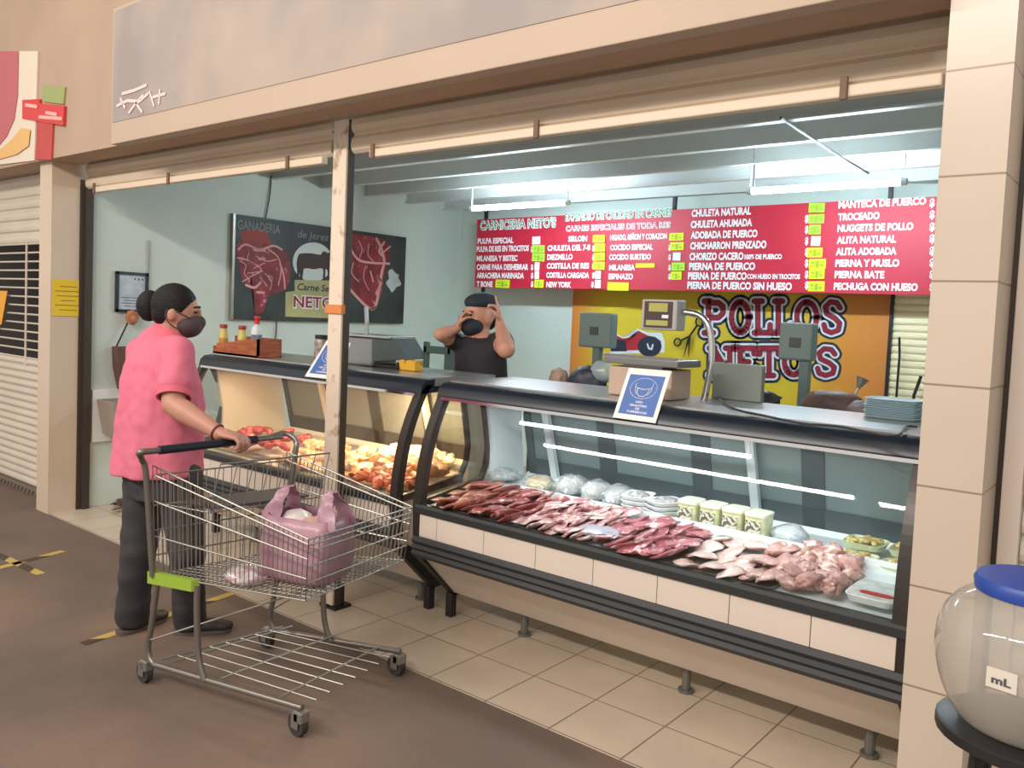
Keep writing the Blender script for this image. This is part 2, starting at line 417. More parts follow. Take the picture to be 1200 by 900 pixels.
# ================================================================== DISPLAY CASES
GP = bez([(0, 2.905, 0.64), (0, 2.915, 0.76), (0, 2.942, 0.90), (0, 2.985, 1.03), (0, 3.05, 1.168)], 4)
GP = [(p.y, p.z) for p in GP]
def case(x0, x1, label, warm):
    r = empty('display_case', ((x0 + x1) / 2, 3.3, 0), label, 'display case', 'refrigerated meat cases')
    skin = M_cream
    inner = mat('case_inner_warm', (214, 196, 172), 0.4) if warm else mat('case_inner', (216, 224, 226), 0.4)
    mb = MB(); mb.prism([(2.93, 0.385), (3.18, 0.135), (3.70, 0.135), (3.74, 0.4), (3.74, 0.64), (3.70, 0.66), (2.94, 0.60), (2.93, 0.5)], x0 + 0.04, x1 - 0.04); mb.obj('base_cabinet', skin, r)
    mb = MB()
    n = round((x1 - x0 - 0.1) / 0.302); xs = [x0 + 0.05] + [(-2.757 if not warm else -5.06) + 0.302 * k for k in range(9)] + [x1 - 0.05]
    xs = sorted(v for v in xs if x0 + 0.049 <= v <= x1 - 0.049)
    for a, b in zip(xs, xs[1:]):
        if b - a > 0.02: mb.box((a + 0.0015, 2.893, 0.487), (b - 0.0015, 2.932, 0.602), 0.0015)
    mb.obj('tile_band', M_cream, r)
    mb = MB(); mb.prism([(2.925, 0.375), (2.885, 0.385), (2.87, 0.405), (2.882, 0.42), (2.868, 0.435), (2.882, 0.45), (2.87, 0.468), (2.885, 0.487), (2.935, 0.487)], x0 + 0.02, x1 - 0.02); mb.obj('bumper_strip', M_bumper, r)
    mb = MB(); mb.prism([(2.885, 0.602), (2.885, 0.632), (2.895, 0.645), (2.93, 0.645), (2.935, 0.602)], x0 + 0.02, x1 - 0.02); mb.obj('front_rail', mat('rail_dark', (58, 60, 60), 0.35, 0.3), r)
    mb = MB(); mb.prism([(2.93, 0.61), (2.93, 0.625), (3.30, 0.685), (3.70, 0.685), (3.72, 0.60)], x0 + 0.05, x1 - 0.05); mb.obj('deck', inner, r)
    # glass
    mb = MB(); mb.prism(GP + [(y + 0.006, z) for y, z in GP[::-1]], x0 + 0.03, x1 - 0.03); mb.obj('front_glass', M_glass, r, smooth=True)
    # ends
    for xe, wpx, inn in ((x0, 0.045, 1), (x1, 0.05, -1)):
        wd = 0.05 if not (xe == x1 and not warm) else 0.07
        mb = MB()
        path = [(2.915, 0.44)] + GP + [(3.09, 1.215)]
        outl = [(y - 0.012, z) for y, z in path]; inl = [(y + (0.035 if not (xe == x1 and not warm) else 0.05), z) for y, z in path]
        mb.prism(outl + inl[::-1], xe if inn > 0 else xe - wd, xe + wd if inn > 0 else xe); 
        # lower rail of the end and back curve
        mb.prism([(2.93, 0.62), (2.93, 0.655), (3.39, 0.715), (3.39, 0.67)], xe if inn > 0 else xe - 0.025, xe + 0.025 if inn > 0 else xe)
        bk = [(3.38, 0.69), (3.425, 0.78), (3.435, 0.87), (3.41, 1.0), (3.37, 1.17)] if not (warm and xe == x0) else [(3.13, 0.67), (3.185, 0.78), (3.215, 0.90), (3.19, 1.02), (3.12, 1.16)]
        mb.prism([(y - 0.012, z) for y, z in bk] + [(y + 0.012, z) for y, z in bk[::-1]], xe if inn > 0 else xe - 0.025, xe + 0.025 if inn > 0 else xe)
        mb.obj('end_frame', mat('frame_dark', (56, 50, 46), 0.32, 0.2), r)
        mb = MB(); a = xe + inn * 0.008; poly = [(y + 0.02, z) for y, z in GP] + [(3.37, 1.168)] + bk[::-1]
        mb.prism(poly, min(a, a + inn * 0.005), max(a, a + inn * 0.005)); mb.obj('end_glass', glassmat('end_glass', (0.86, 0.86, 0.84), 0.12), r)
        mb = MB(); a = xe + inn * 0.004; ex = 0.24 if (warm and xe == x0) else 0.0; mb.prism([(3.44 - ex, 0.64), (3.44 - ex, 0.87), (3.41 - ex, 1.02), (3.38 - ex, 1.17), (3.66, 1.17), (3.73, 0.64)], min(a, a + inn * 0.04), max(a, a + inn * 0.04)); mb.obj('end_panel', inner, r)
        mb = MB(); mb.prism([(2.94, 0.39), (3.0, 0.385), (3.27, 0.12), (3.19, 0.115), (2.92, 0.37)], xe if inn > 0 else xe - 0.04, xe + 0.04 if inn > 0 else xe); mb.prism([(3.16, 0.0), (3.16, 0.13), (3.2, 0.13), (3.2, 0.0)], xe + inn * 0.02 - 0.02, xe + inn * 0.02 + 0.02); mb.obj('support_strut', M_dark, r)
    # canopy and worktop
    mb = MB(); mb.prism([(3.035, 1.168), (3.045, 1.21), (3.075, 1.236), (3.14, 1.245), (3.14, 1.20), (3.38, 1.20), (3.38, 1.18), (3.09, 1.172)], x0, x1); mb.obj('canopy', M_black, r, smooth=True)
    mb = MB(); mb.prism([(3.022, 1.158), (3.024, 1.172), (3.038, 1.176), (3.05, 1.158)], x0 + 0.04, x1 - 0.03); mb.obj('chrome_trim', M_chrome, r)
    mb = MB(); mb.prism([(3.12, 1.238), (3.12, 1.250), (3.64, 1.252), (3.66, 1.21), (3.36, 1.185), (3.36, 1.205), (3.14, 1.205)], x0 + 0.01, x1 - 0.01); mb.obj('worktop', M_steel, r)
    # rear doors
    dy = lambda z: 3.74 - (z - 0.68) * 0.25
    mb = MB()
    n = 4; fw = (x1 - x0 - 0.16) / n
    teal = mat('door_frame', (78, 92, 98), 0.4, 0.2) if not warm else mat('door_frame_warm', (84, 78, 72), 0.45, 0.3)
    for k in range(n):
        a = x0 + 0.08 + k * fw; b = a + fw
        d = MB()
        for (xa, xb, za, zb) in ((a, a + 0.05, 0.70, 1.19), (b - 0.05, b, 0.70, 1.19), (a, b, 0.70, 0.80), (a, b, 1.14, 1.19)):
            d.ring([[V((xa, dy(za), za)), V((xb, dy(za), za)), V((xb, dy(za) + 0.02, za)), V((xa, dy(za) + 0.02, za))], [V((xa, dy(zb), zb)), V((xb, dy(zb), zb)), V((xb, dy(zb) + 0.02, zb)), V((xa, dy(zb) + 0.02, zb))]])
        dd = d.obj('rear_door', teal, r)
        d = MB(); za, zb = 0.79, 1.15
        d.ring([[V((a + 0.04, dy(za) + 0.008, za)), V((b - 0.04, dy(za) + 0.008, za)), V((b - 0.04, dy(za) + 0.013, za)), V((a + 0.04, dy(za) + 0.013, za))], [V((a + 0.04, dy(zb) + 0.008, zb)), V((b - 0.04, dy(zb) + 0.008, zb)), V((b - 0.04, dy(zb) + 0.013, zb)), V((a + 0.04, dy(zb) + 0.013, zb))]])
        d.obj('pane', mat('frosted_pane_warm' if warm else 'frosted_pane', (134, 134, 126) if warm else (128, 146, 146), 0.25), dd)
    mb = MB(); mb.prism([(3.70, 0.64), (3.735, 0.71), (3.80, 0.71), (3.80, 0.64)], x0 + 0.06, x1 - 0.06); mb.obj('rear_sill', inner, r)
    # uprights inside
    for fx in ((0.27, 0.77) if not warm else (0.27, 0.74)):
        xx = x0 + fx * (x1 - x0) - (0.36 if not warm else 0)
        mb = MB(); mb.ring([[V((xx, 3.70, 0.68)), V((xx + 0.04, 3.70, 0.68)), V((xx + 0.04, 3.73, 0.68)), V((xx, 3.73, 0.68))], [V((xx - 0.02, 3.56, 1.19)), V((xx + 0.02, 3.56, 1.19)), V((xx + 0.02, 3.59, 1.19)), V((xx - 0.02, 3.59, 1.19))]]); mb.obj('upright', inner, r)
    # lamp tube
    la, lb = (x0 + 0.35, x0 + 1.5) if not warm else (x0 + 0.5, x1 - 0.15)
    mb = MB(); ly, lz = (3.20, 1.145) if warm else (3.45, 1.03)
    if not warm: la, lb = -2.705, -1.43
    mb.tube([(la, ly, lz), (lb, ly, lz)], 0.010, 10)
    mb.obj('lamp_tube', mat('tube_warm_light', (255, 214, 160), emit=4.0) if warm else mat('tube_case_light', (225, 240, 255), emit=2.5), r)
    if not warm:
        for xx in (la + 0.01, lb - 0.01): mb = MB(); mb.tube([(xx, ly, lz), (xx, ly, 1.19)], 0.006, 8); mb.obj('lamp_hanger', M_white, r)
    # legs
    xs = (x0 + 0.46, x1 - 0.96, x1 - 0.2) if not warm else (x0 + 0.4, x0 + 1.1, x1 - 0.15)
    for xx in xs:
        mb = MB(); mb.tube([(xx, 3.25, 0.012), (xx, 3.25, 0.15)], 0.019, 10); mb.tube([(xx, 3.25, 0.004), (xx, 3.25, 0.018)], 0.034, 10); mb.obj('leg', mat('leg_grey', (112, 112, 106), 0.4, 0.4), r)
        mb = MB(); mb.tube([(xx, 3.70, 0.012), (xx, 3.70, 0.15)], 0.019, 10); mb.obj('leg', mat('leg_grey', (112, 112, 106), 0.4, 0.4), r)
    return r
RX0, RX1, LX0, LX1 = -2.925, -0.615, -5.16, -3.045
case_r = case(RX0, RX1, 'long glass meat case lit cool white beside the tiled pillar', False)
mb = MB(); mb.prism([(3.325, 0.70), (3.33, 0.728), (3.337, 0.728), (3.337, 0.70)], RX0 + 0.3, RX1 - 0.06); mb.prism([(3.325, 0.67), (3.325, 0.70), (3.337, 0.70), (3.337, 0.67)], RX0 + 0.3, RX1 - 0.06); mb.obj('reflection_rail', mat('reflection_white', (236, 238, 240), 0.2), case_r)  # added white rail standing in for a bright reflected line in the glass
case_l = case(LX0, LX1, 'glass meat case glowing warm orange behind the shopping cart', True)
def strip(name, case_, x0, x1, y, z, w, power, color, tgt=(0, 0, -1)):
    l = bpy.data.lights.new(name, 'AREA'); l.shape = 'RECTANGLE'; l.size = x1 - x0; l.size_y = w; l.energy = power; l.color = color
    o = bpy.data.objects.new(name, l); COL.objects.link(o); o.parent = case_; o.location = V(((x0 + x1) / 2, y, z)) - wl(case_)
strip('case_light', case_r, RX0 + 0.2, RX1 - 0.2, 3.22, 1.13, 0.05, 8.5, (0.86, 0.94, 1.0))
strip('case_light', case_l, LX0 + 0.2, LX1 - 0.3, 3.22, 1.13, 0.05, 8, (1.0, 0.74, 0.48))
strip('case_light', case_l, LX1 - 0.75, LX1 - 0.2, 3.45, 1.12, 0.05, 15, (1.0, 0.78, 0.5))

# ================================================================== MEAT
def meat_mat(name, c1, c2, c3, scale=9, rough=0.3, stretch=(1, 1, 1), w=0.5):
    if name in MATS: return MATS[name]
    m = mat(name, c1, rough, rgb2=c2, vscale=scale, detail=5, bump=0.25, bscale=60, spec=0.6, stretch=stretch)
    nt = m.node_tree; b = nt.nodes['Principled BSDF']
    wv = nt.nodes.new('ShaderNodeTexNoise'); wv.inputs['Scale'].default_value = scale * 1.7; wv.inputs['Detail'].default_value = 6; wv.inputs['Distortion'].default_value = 1.5
    tc = nt.nodes.new('ShaderNodeTexCoord'); oi = nt.nodes.new('ShaderNodeObjectInfo'); ad = nt.nodes.new('ShaderNodeVectorMath')
    nt.links.new(tc.outputs['Object'], ad.inputs[0]); nt.links.new(oi.outputs['Location'], ad.inputs[1]); nt.links.new(ad.outputs[0], wv.inputs['Vector'])
    rp = nt.nodes.new('ShaderNodeValToRGB'); rp.color_ramp.elements[0].position = w; rp.color_ramp.elements[1].position = w + 0.09
    nt.links.new(wv.outputs['Fac'], rp.inputs['Fac'])
    mx = nt.nodes.new('ShaderNodeMix'); mx.data_type = 'RGBA'; old = b.inputs['Base Color'].links[0].from_socket
    nt.links.new(rp.outputs['Color'], mx.inputs[0]); nt.links.new(old, mx.inputs[6]); mx.inputs[7].default_value = (*lin(c3), 1)
    nt.links.new(mx.outputs[2], b.inputs['Base Color'])
    return m
MM_beef = meat_mat('beef', (158, 74, 72), (120, 52, 54), (212, 172, 168), 9, w=0.55)
MM_beefb = meat_mat('beef_brown', (170, 96, 82), (140, 70, 62), (206, 160, 148), 9, w=0.57)
MM_pork = meat_mat('pork_chop', (208, 154, 154), (184, 116, 120), (238, 218, 216), 10, w=0.49)
MM_chop = meat_mat('rib_chop', (184, 104, 112), (156, 76, 88), (232, 200, 202), 9, w=0.55)
MM_loin = meat_mat('pale_loin', (226, 196, 188), (206, 168, 160), (242, 228, 222), 8, w=0.54)
MM_chk = meat_mat('chicken', (232, 178, 130), (216, 140, 96), (246, 222, 180), 8, w=0.55)
MM_chkw = meat_mat('chicken_white', (246, 230, 190), (236, 206, 150), (252, 246, 224), 8, w=0.5)
MM_chko = meat_mat('chicken_marinated', (224, 120, 76), (200, 84, 56), (240, 176, 124), 8, w=0.58)
MM_brst = meat_mat('chicken_breast', (212, 168, 160), (186, 132, 126), (236, 212, 206), 9, w=0.54)
MM_redm = meat_mat('stew_meat', (196, 70, 60), (160, 44, 44), (232, 160, 140), 9, w=0.58)

def lump(rx, ry, rz, seed, amp=0.25, sub=3, fr=2.2):
    b = bmesh.new(); bmesh.ops.create_icosphere(b, subdivisions=sub, radius=1)
    off = V((seed * 3.7, seed * 1.9, seed * 5.3))
    for v in b.verts:
        d = 1 + amp * noise.noise(v.co * fr + off) + amp * 0.5 * noise.noise(v.co * fr * 2.4 + off)
        v.co = V((v.co.x * rx * d, v.co.y * ry * d, v.co.z * rz * (1 + amp * noise.noise(v.co * fr + off * 2))))
    m = MB(); m.bm.free(); m.bm = b; return m
def slice_(rx, ry, t, seed, curl=0.012):
    m = lump(rx, ry, t, seed, 0.28, 3, 1.6)
    for v in m.bm.verts:
        v.co.z += curl * math.sin(v.co.x / rx * 2.1 + seed) * 0.7 + curl * noise.noise(V((v.co.x * 14, v.co.y * 14, seed)))
    return m
_proto = {}
def piece(kind, mk, m, label, cat, group, loc, rot, sc=1.0):
    key = kind
    if key not in _proto:
        o = mk().obj(kind.rstrip('0123456789_'), m, origin=(0, 0, 0), smooth='all'); _proto[key] = o
    else:
        o = _proto[key].copy(); COL.objects.link(o)
    o.location = loc; o.rotation_euler = rot; o.scale = (sc, sc, sc)
    return tag(o, label, cat, group)
DZ = lambda y: 0.625 + 0.06 * min(1.0, (y - 2.93) / 0.37)      # deck height

# shallow tray
def tray(x0, x1, y0, y1, h, m, name, label, cat, lip=0.012, z=None, group=None):
    z0 = (max(DZ(y0), DZ(y1)) if z is None else z) + 0.001
    if z is None: z0 = (DZ(y0) + DZ(y1)) / 2 + 0.003
    s = 0.012; c = V(((x0 + x1) / 2, (y0 + y1) / 2, z0)); a = X * (x1 - x0) / 2; b = Y * (y1 - y0) / 2
    if z is None: b = b + Z * (DZ(y1) - DZ(y0)) / 2
    R = lambda k, zz: oring(c + Z * zz, a - X * k, b - Y * k, 24, 7)
    mb = MB(); mb.ring([R(s, 0), R(0, h), R(-lip, h), R(-lip, h + 0.003), R(0.003, h + 0.003), R(s + 0.003, 0.004)])
    return mb.obj(name, m, label=label, cat=cat, group=group, smooth=True)
M_foam = mat('foam_white', (238, 240, 242), 0.5)
M_film = glassmat('plastic_film', (0.95, 0.97, 0.98), 0.16, 0.12, haze=0.22, hazecol=(0.85, 0.88, 0.92))

# front row, right case --------------------------------------------------------
tray(-2.80, -2.335, 2.94, 3.31, 0.012, M_steel, 'meat_tray', 'flat steel tray under the dark red beef slices at the case end', 'tray', 0.004)
tray(-2.325, -1.90, 2.94, 3.31, 0.012, M_steel, 'meat_tray', 'flat steel tray under the pink fatty pork slices', 'tray', 0.004)
tray(-1.885, -1.51, 2.94, 3.31, 0.012, M_steel, 'meat_tray', 'flat steel tray under the red rib chops in mid case', 'tray', 0.004)
tray(-1.495, -1.235, 2.94, 3.31, 0.012, M_steel, 'meat_tray', 'flat steel tray under the round pale loin slices', 'tray', 0.004)
tray(-1.225, -1.105, 2.94, 3.31, 0.012, M_steel, 'meat_tray', 'narrow steel tray under the brownish pork fillets', 'tray', 0.004)
def row(kind, m, lab, cat, grp, x0, x1, nx, ys, rx, ry, t, tilt=0.35, zz=0.02, yaw=0.3, nv=5, curl=0.012, amp=0.0):
    i = 0
    for yy in ys:
        for k in range(nx):
            x = x0 + (x1 - x0) * (k + 0.5) / nx + rnd.uniform(-0.012, 0.012)
            sd = (i * 3 + k) % nv
            piece('%s_%d' % (kind, sd), lambda sd=sd: slice_(rx, ry, t, sd + len(kind), curl), m, lab, cat, grp,
                  (x, yy + rnd.uniform(-0.012, 0.012), DZ(yy) + zz + 0.015 + rnd.uniform(0, 0.008)), (rnd.uniform(-0.12, 0.12), -tilt + rnd.uniform(-0.12, 0.12), rnd.uniform(-yaw, yaw)), rnd.uniform(0.86, 1.1))
            i += 1
row('beef_slice', MM_beefb, 'brownish red beef slice overlapping others at the left end of the cool case', 'meat', 'beef slices at the case end', -2.80, -2.56, 5, (2.985, 3.10, 3.22), 0.066, 0.09, 0.013)
row('beef_steak', MM_beef, 'dark red beef steak overlapping others beside the brownish slices', 'meat', 'dark red beef steaks', -2.55, -2.32, 5, (2.985, 3.10, 3.22), 0.066, 0.09, 0.014, yaw=0.5)
row('pork_slice', MM_pork, 'pink fatty pork slice layered in the broad heap left of mid case', 'meat', 'pink pork slices', -2.31, -1.89, 9, (2.975, 3.06, 3.15, 3.25), 0.062, 0.066, 0.011, yaw=0.7)
row('rib_chop', MM_chop, 'red rib chop with white fat edge layered in mid case', 'meat', 'red rib chops', -1.87, -1.52, 7, (2.985, 3.10, 3.22), 0.066, 0.09, 0.012, yaw=0.5)
row('loin_slice', MM_loin, 'round pale loin slice lying flat right of the rib chops', 'meat', 'pale loin slices', -1.49, -1.24, 3, (2.965, 3.05, 3.14, 3.24), 0.06, 0.052, 0.009, tilt=0.12, yaw=1.0, zz=0.01)
row('pork_fillet', MM_brst, 'brownish pink fillet beside the chicken pieces', 'meat', 'brownish pork fillets', -1.225, -1.11, 3, (2.985, 3.11, 3.23), 0.045, 0.08, 0.014, tilt=0.25)
for i in range(44):
    a = rnd.uniform(-1.09, -0.89); yy = rnd.uniform(2.95, 3.30); sd = i % 6
    piece('chicken_piece_%d' % sd, lambda sd=sd: lump(0.042, 0.028, 0.022, sd + 11, 0.45), MM_brst, 'pink chicken piece heaped left of the red labelled tray', 'meat', 'pink chicken pieces', (a, yy, DZ(yy) + 0.025 + rnd.uniform(0, 0.045)), (rnd.uniform(-0.6, 0.6), rnd.uniform(-0.6, 0.6), rnd.uniform(0, 6)), rnd.uniform(0.75, 1.2))
# foam tray with red label at the right end
tc0 = V((-0.775, 3.06, DZ(3.16) + 0.002))
r = empty('packaged_tray', tc0, 'grey foam tray with a red oval label at the right end of the case', 'package')
c = tc0.copy(); mb = MB(); mb.ring([oring(c, X * 0.075, Y * 0.105, 24, 6), oring(c + Z * 0.025, X * 0.088, Y * 0.118, 24, 6), oring(c + Z * 0.025, X * 0.083, Y * 0.113, 24, 6), oring(c + Z * 0.008, X * 0.07, Y * 0.10, 24, 6)]); mb.obj('foam_tray', M_foam, r)
mb = MB(); c2 = c + Z * 0.0255; mb.ring([oring(c2, X * 0.084, Y * 0.114, 24, 6), oring(c2 + Z * 0.002, X * 0.083, Y * 0.113, 24, 6)]); mb.obj('film_cover', mat('grey_film', (190, 194, 190), 0.2, rgb2=(214, 216, 212), vscale=30), r)
c3 = c + Z * 0.028 - Y * 0.055 + X * 0.01
mb = MB(); mb.ring([oring(c3, X * 0.055, Y * 0.02, 20, 3.5), oring(c3 + Z * 0.0015, X * 0.055, Y * 0.02, 20, 3.5)]); lb = mb.obj('label_sticker', mat('label_red', (176, 36, 36), 0.4), r, label='dark red oval label')

# back row, right case --------------------------------------------------------
def bag(x, y, z, rx, ry, rz, m, name, label, cat, group=None, seed=1, film=True, rot=0):
    r = empty(name, (x, y, z), label, cat, group)
    mb = lump(rx * 0.88, ry * 0.88, rz * 0.86, seed, 0.22)
    for v in mb.bm.verts: v.co = V((v.co.x, v.co.y, max(v.co.z, -rz * 0.8) + rz)) + V((x, y, z))
    mb.obj('contents', m, r, smooth='all')
    mb = lump(rx, ry, rz, seed + 5, 0.42, 3, 3.4)
    for v in mb.bm.verts: v.co = V((v.co.x, v.co.y, max(v.co.z, -rz * 0.98) + rz)) + V((x, y, z))
    mb.obj('plastic_wrap', M_film, r, smooth=True)
    return r
MF_chips = meat_mat('yellow_fat', (226, 196, 130), (206, 168, 96), (240, 224, 176), 14)
MF_pale = meat_mat('pale_tripe', (216, 208, 200), (188, 176, 170), (240, 236, 230), 14)
MF_grey = meat_mat('grey_pack', (178, 174, 172), (150, 144, 144), (214, 212, 210), 12)
ZB = 0.686
BX = lambda px, y: pl(px, 560 + (px - 632) * 0.24, 1, y).x
bag(BX(588, 3.5), 3.50, ZB, 0.10, 0.10, 0.036, MF_grey, 'meat_bag', 'greyish wrapped packet at the back left corner of the cool case', 'package', seed=2)
bag(BX(632, 3.46), 3.46, ZB, 0.08, 0.095, 0.042, MF_chips, 'meat_bag', 'yellow wrapped packet among the pale packets at the back', 'package', seed=3)
bag(BX(670, 3.5), 3.50, ZB, 0.075, 0.11, 0.055, MF_pale, 'meat_bag', 'pale wrapped packet just right of the yellow packet', 'package', seed=4)
bag(BX(699, 3.5), 3.50, ZB, 0.07, 0.11, 0.052, MF_pale, 'meat_bag', 'pale wrapped packet second to the right of the yellow packet', 'package', seed=6)
bag(BX(725, 3.5), 3.50, ZB, 0.065, 0.11, 0.05, MF_pale, 'meat_bag', 'pale wrapped packet touching the white foam trays', 'package', seed=7)
def foamstack(x, y, n, label, rz, wx=0.07, wy=0.09, meat=None):
    r = empty('foam_tray_stack', (x, y, ZB), label, 'package')
    q = Matrix.Rotation(rz, 3, 'Z')
    for k in range(n):
        c = V((x, y, ZB + 0.001 + 0.022 * k)); a, b = q @ (X * wx), q @ (Y * wy)
        mb = MB(); mb.ring([oring(c, a * 0.8, b * 0.8, 24, 5), oring(c + Z * 0.02, a, b, 24, 5), oring(c + Z * 0.021, a * 0.93, b * 0.93, 24, 5), oring(c + Z * 0.008, a * 0.78, b * 0.78, 24, 5)]); mb.obj('foam_tray', M_foam, r)
    mb = lump(wx * 0.7, wy * 0.7, 0.016, 3, 0.3)
    for v in mb.bm.verts: v.co = q @ v.co + V((x, y, ZB + 0.022 * n - 0.004))
    mb.obj('meat', MF_grey, r, smooth='all')
foamstack(BX(748, 3.45), 3.45, 4, 'white foam tray stack with a dark slot of meat on top', 0.25)
foamstack(BX(779, 3.44), 3.44, 4, 'white foam tray stack tilted beside the labelled tubs', -0.5)
def tub(x, y, label):
    r = empty('food_tub', (x, y, ZB), label, 'package', 'four labelled tubs in the cool case')
    c = V((x, y, ZB + 0.001)); mb = MB(); mb.ring([oring(c, X * 0.044, Y * 0.055, 24, 5), oring(c + Z * 0.105, X * 0.047, Y * 0.06, 24, 5)]); mb.obj('tub_body', mat('cream_tub', (232, 232, 196), 0.3, rgb2=(206, 208, 160), vscale=30, bump=0.2), r)
    c = V((x, y, ZB + 0.106)); mb = MB(); mb.ring([oring(c, X * 0.049, Y * 0.063, 24, 5), oring(c + Z * 0.012, X * 0.049, Y * 0.063, 24, 5), oring(c + Z * 0.014, X * 0.044, Y * 0.056, 24, 5)]); mb.obj('tub_lid', mat('tub_lid', (238, 240, 214), 0.2), r)
    mb = MB(); mb.box((x - 0.034, y - 0.068, ZB + 0.03), (x + 0.032, y - 0.0585, ZB + 0.088)); mb.obj('tub_label', mat('tub_label_dark', (96, 92, 78), 0.5, rgb2=(216, 214, 196), vscale=60, lo=0.48, hi=0.54), r, label='dark printed label')
for x, l in ((BX(810, 3.42), 'cream tub with dark label, leftmost of the row of four'), (BX(836, 3.42), 'cream tub with dark label, second from left of the four'), (BX(862, 3.42), 'cream tub with dark label, third from left of the four'), (BX(889, 3.42), 'cream tub with dark label, rightmost of the row of four')): tub(x, 3.42, l)
bag(BX(925, 3.45), 3.45, ZB, 0.075, 0.085, 0.04, mat('white_curd', (226, 228, 232), 0.4), 'meat_bag', 'white wrapped packet right of the labelled tubs', 'package', seed=8)
def salad(x, y, label, z=ZB):
    r = empty('food_tray', (x, y, z), label, 'package')
    c = V((x, y, z + 0.001)); mb = MB(); mb.ring([oring(c, X * 0.068, Y * 0.07, 24, 5), oring(c + Z * 0.025, X * 0.080, Y * 0.08, 24, 5), oring(c + Z * 0.025, X * 0.076, Y * 0.076, 24, 5), oring(c + Z * 0.01, X * 0.065, Y * 0.066, 24, 5)]); mb.obj('foam_tray', mat('foam_green', (206, 214, 176), 0.5), r)
    mb = MB()
    for k in range(34):
        l = lump(0.016, 0.012, 0.008, k, 0.4, 2)
        q = Matrix.Rotation(rnd.uniform(0, 6), 3, 'Z'); t = V((x + rnd.uniform(-0.055, 0.055), y + rnd.uniform(-0.055, 0.055), z + 0.022 + rnd.uniform(0, 0.012)))
        for v in l.bm.verts: v.co = q @ v.co + t
        mb.merge(l.bm)
    o = mb.obj('contents', meat_mat('mixed_food', (214, 178, 110), (190, 150, 90), (196, 200, 130), 30), r, smooth='all'); o['kind'] = 'stuff'
salad(-0.955, 3.54, 'greenish food tray on the upper layer, left of the pair by the case end', ZB + 0.03)
salad(-0.78, 3.54, 'yellowish food tray on the upper layer against the case end', ZB + 0.03)
salad(-0.955, 3.40, 'food tray in front of the greenish one', ZB - 0.004)
salad(-0.78, 3.40, 'food tray in front of the yellowish one by the case end', ZB - 0.004)
# plastic sheet lying between slices
mb = lump(0.10, 0.07, 0.02, 21, 0.35, 3, 3.0)
for v in mb.bm.verts: v.co += V((-1.89, 3.0, DZ(3.0) + 0.052))
mb.obj('plastic_bag', mat('milky_plastic', (206, 208, 222), 0.25, alpha=0.75), smooth=True, label='crumpled milky plastic bag between the pork and the rib chops', cat='bag')

# left case: chicken heap ------------------------------------------------------
def heap(n, xa, xb, ya, yb, hz, kind, m, lab, grp, size):
    for i in range(n):
        x = rnd.uniform(xa, xb); y = rnd.uniform(ya, yb); sd = i % 6
        u = (x - (xa + xb) / 2) / ((xb - xa) / 2); w = (y - (ya + yb) / 2) / ((yb - ya) / 2)
        z = DZ(y) + 0.03 + hz * max(0, 1 - 0.7 * u * u - 0.6 * w * w) * rnd.uniform(0.5, 1)
        piece('%s_%d' % (kind, sd), lambda sd=sd: lump(size, size * 0.62, size * 0.42, sd + len(kind) * 2, 0.4), m, lab, 'meat', grp, (x, y, z), (rnd.uniform(-0.5, 0.5), rnd.uniform(-0.5, 0.5), rnd.uniform(0, 6)), rnd.uniform(0.8, 1.2))
heap(46, -4.30, -3.12, 3.0, 3.36, 0.06, 'chicken_thigh', MM_chk, 'golden chicken piece heaped in the warm lit case', 'golden chicken pieces', 0.062)
heap(22, -3.75, -3.22, 3.34, 3.60, 0.07, 'chicken_skin', MM_chkw, 'pale chicken piece piled at the back under the warm lamp', 'pale chicken pieces', 0.06)
heap(22, -3.5, -3.12, 2.98, 3.12, 0.03, 'marinated_chicken', MM_chko, 'orange marinated chicken piece close to the glass of the warm case', 'marinated chicken pieces', 0.05)
heap(34, -4.95, -4.32, 3.0, 3.45, 0.06, 'stew_chunk', MM_redm, 'red meat chunk heaped behind the shopper hand in the warm case', 'red meat chunks', 0.05)
tray(-4.98, -4.31, 2.99, 3.52, 0.012, M_steel, 'meat_tray', 'flat steel tray under the red meat chunks in the warm case', 'tray', 0.004)
tray(-4.28, -3.10, 2.99, 3.60, 0.012, M_steel, 'meat_tray', 'long steel tray under the chicken in the warm case', 'tray', 0.004)

# ================================================================== SIGNS
# --- price board
YBD = 6.60
r = empty('price_board', (-3.5, YBD, 1.87), 'long red price board with white lettering under the tube lights', 'price board')
zb, zt = 1.872, 2.582
xl = pl(556, 337, 1, YBD).x
mb = MB(); mb.box((xl, YBD, zb), (-1.0, YBD + 0.03, zt), 0.003); mb.obj('panel', M_red, r)
mb = MB()
for xx in (xl + 0.07, -3.6, -1.8): mb.box((xx, YBD + 0.03, zb - 0.05 if xx < -5 else zb + 0.1), (xx + 0.03, YBD + 0.06, 2.70))
mb.obj('hanger', M_dark, r)
OUT = V((0, -0.003, 0))
def btext(mb, s, xa, xb, yc, h=7.0, bold=0.045):
    a = pl(xa, yc + h / 2, 1, YBD); b = pl(xb, yc + h / 2, 1, YBD); t = pl(xa, yc - h / 2, 1, YBD)
    put_text(mb, s, V((a.x, YBD, a.z)), X, Z, abs(t.z - a.z), b.x - a.x, bold, OUT)
zA = lambda x, y: (540 + x / 4.286, 220 + y / 4.286)
zB_ = lambda x, y: (800 + x / 4, 220 + y / 4)
colA = [('PULPA ESPECIAL', 85, 265, 268), ('PULPA DE RES EN TROCITOS', 80, 342, 308), ('MILANESA Y BISTEC', 80, 285, 355), ('CARNE PARA DESHEBRAR', 80, 340, 398), ('ARRACHERA MARINADA', 80, 318, 440), ('T BONE', 80, 160, 483)]
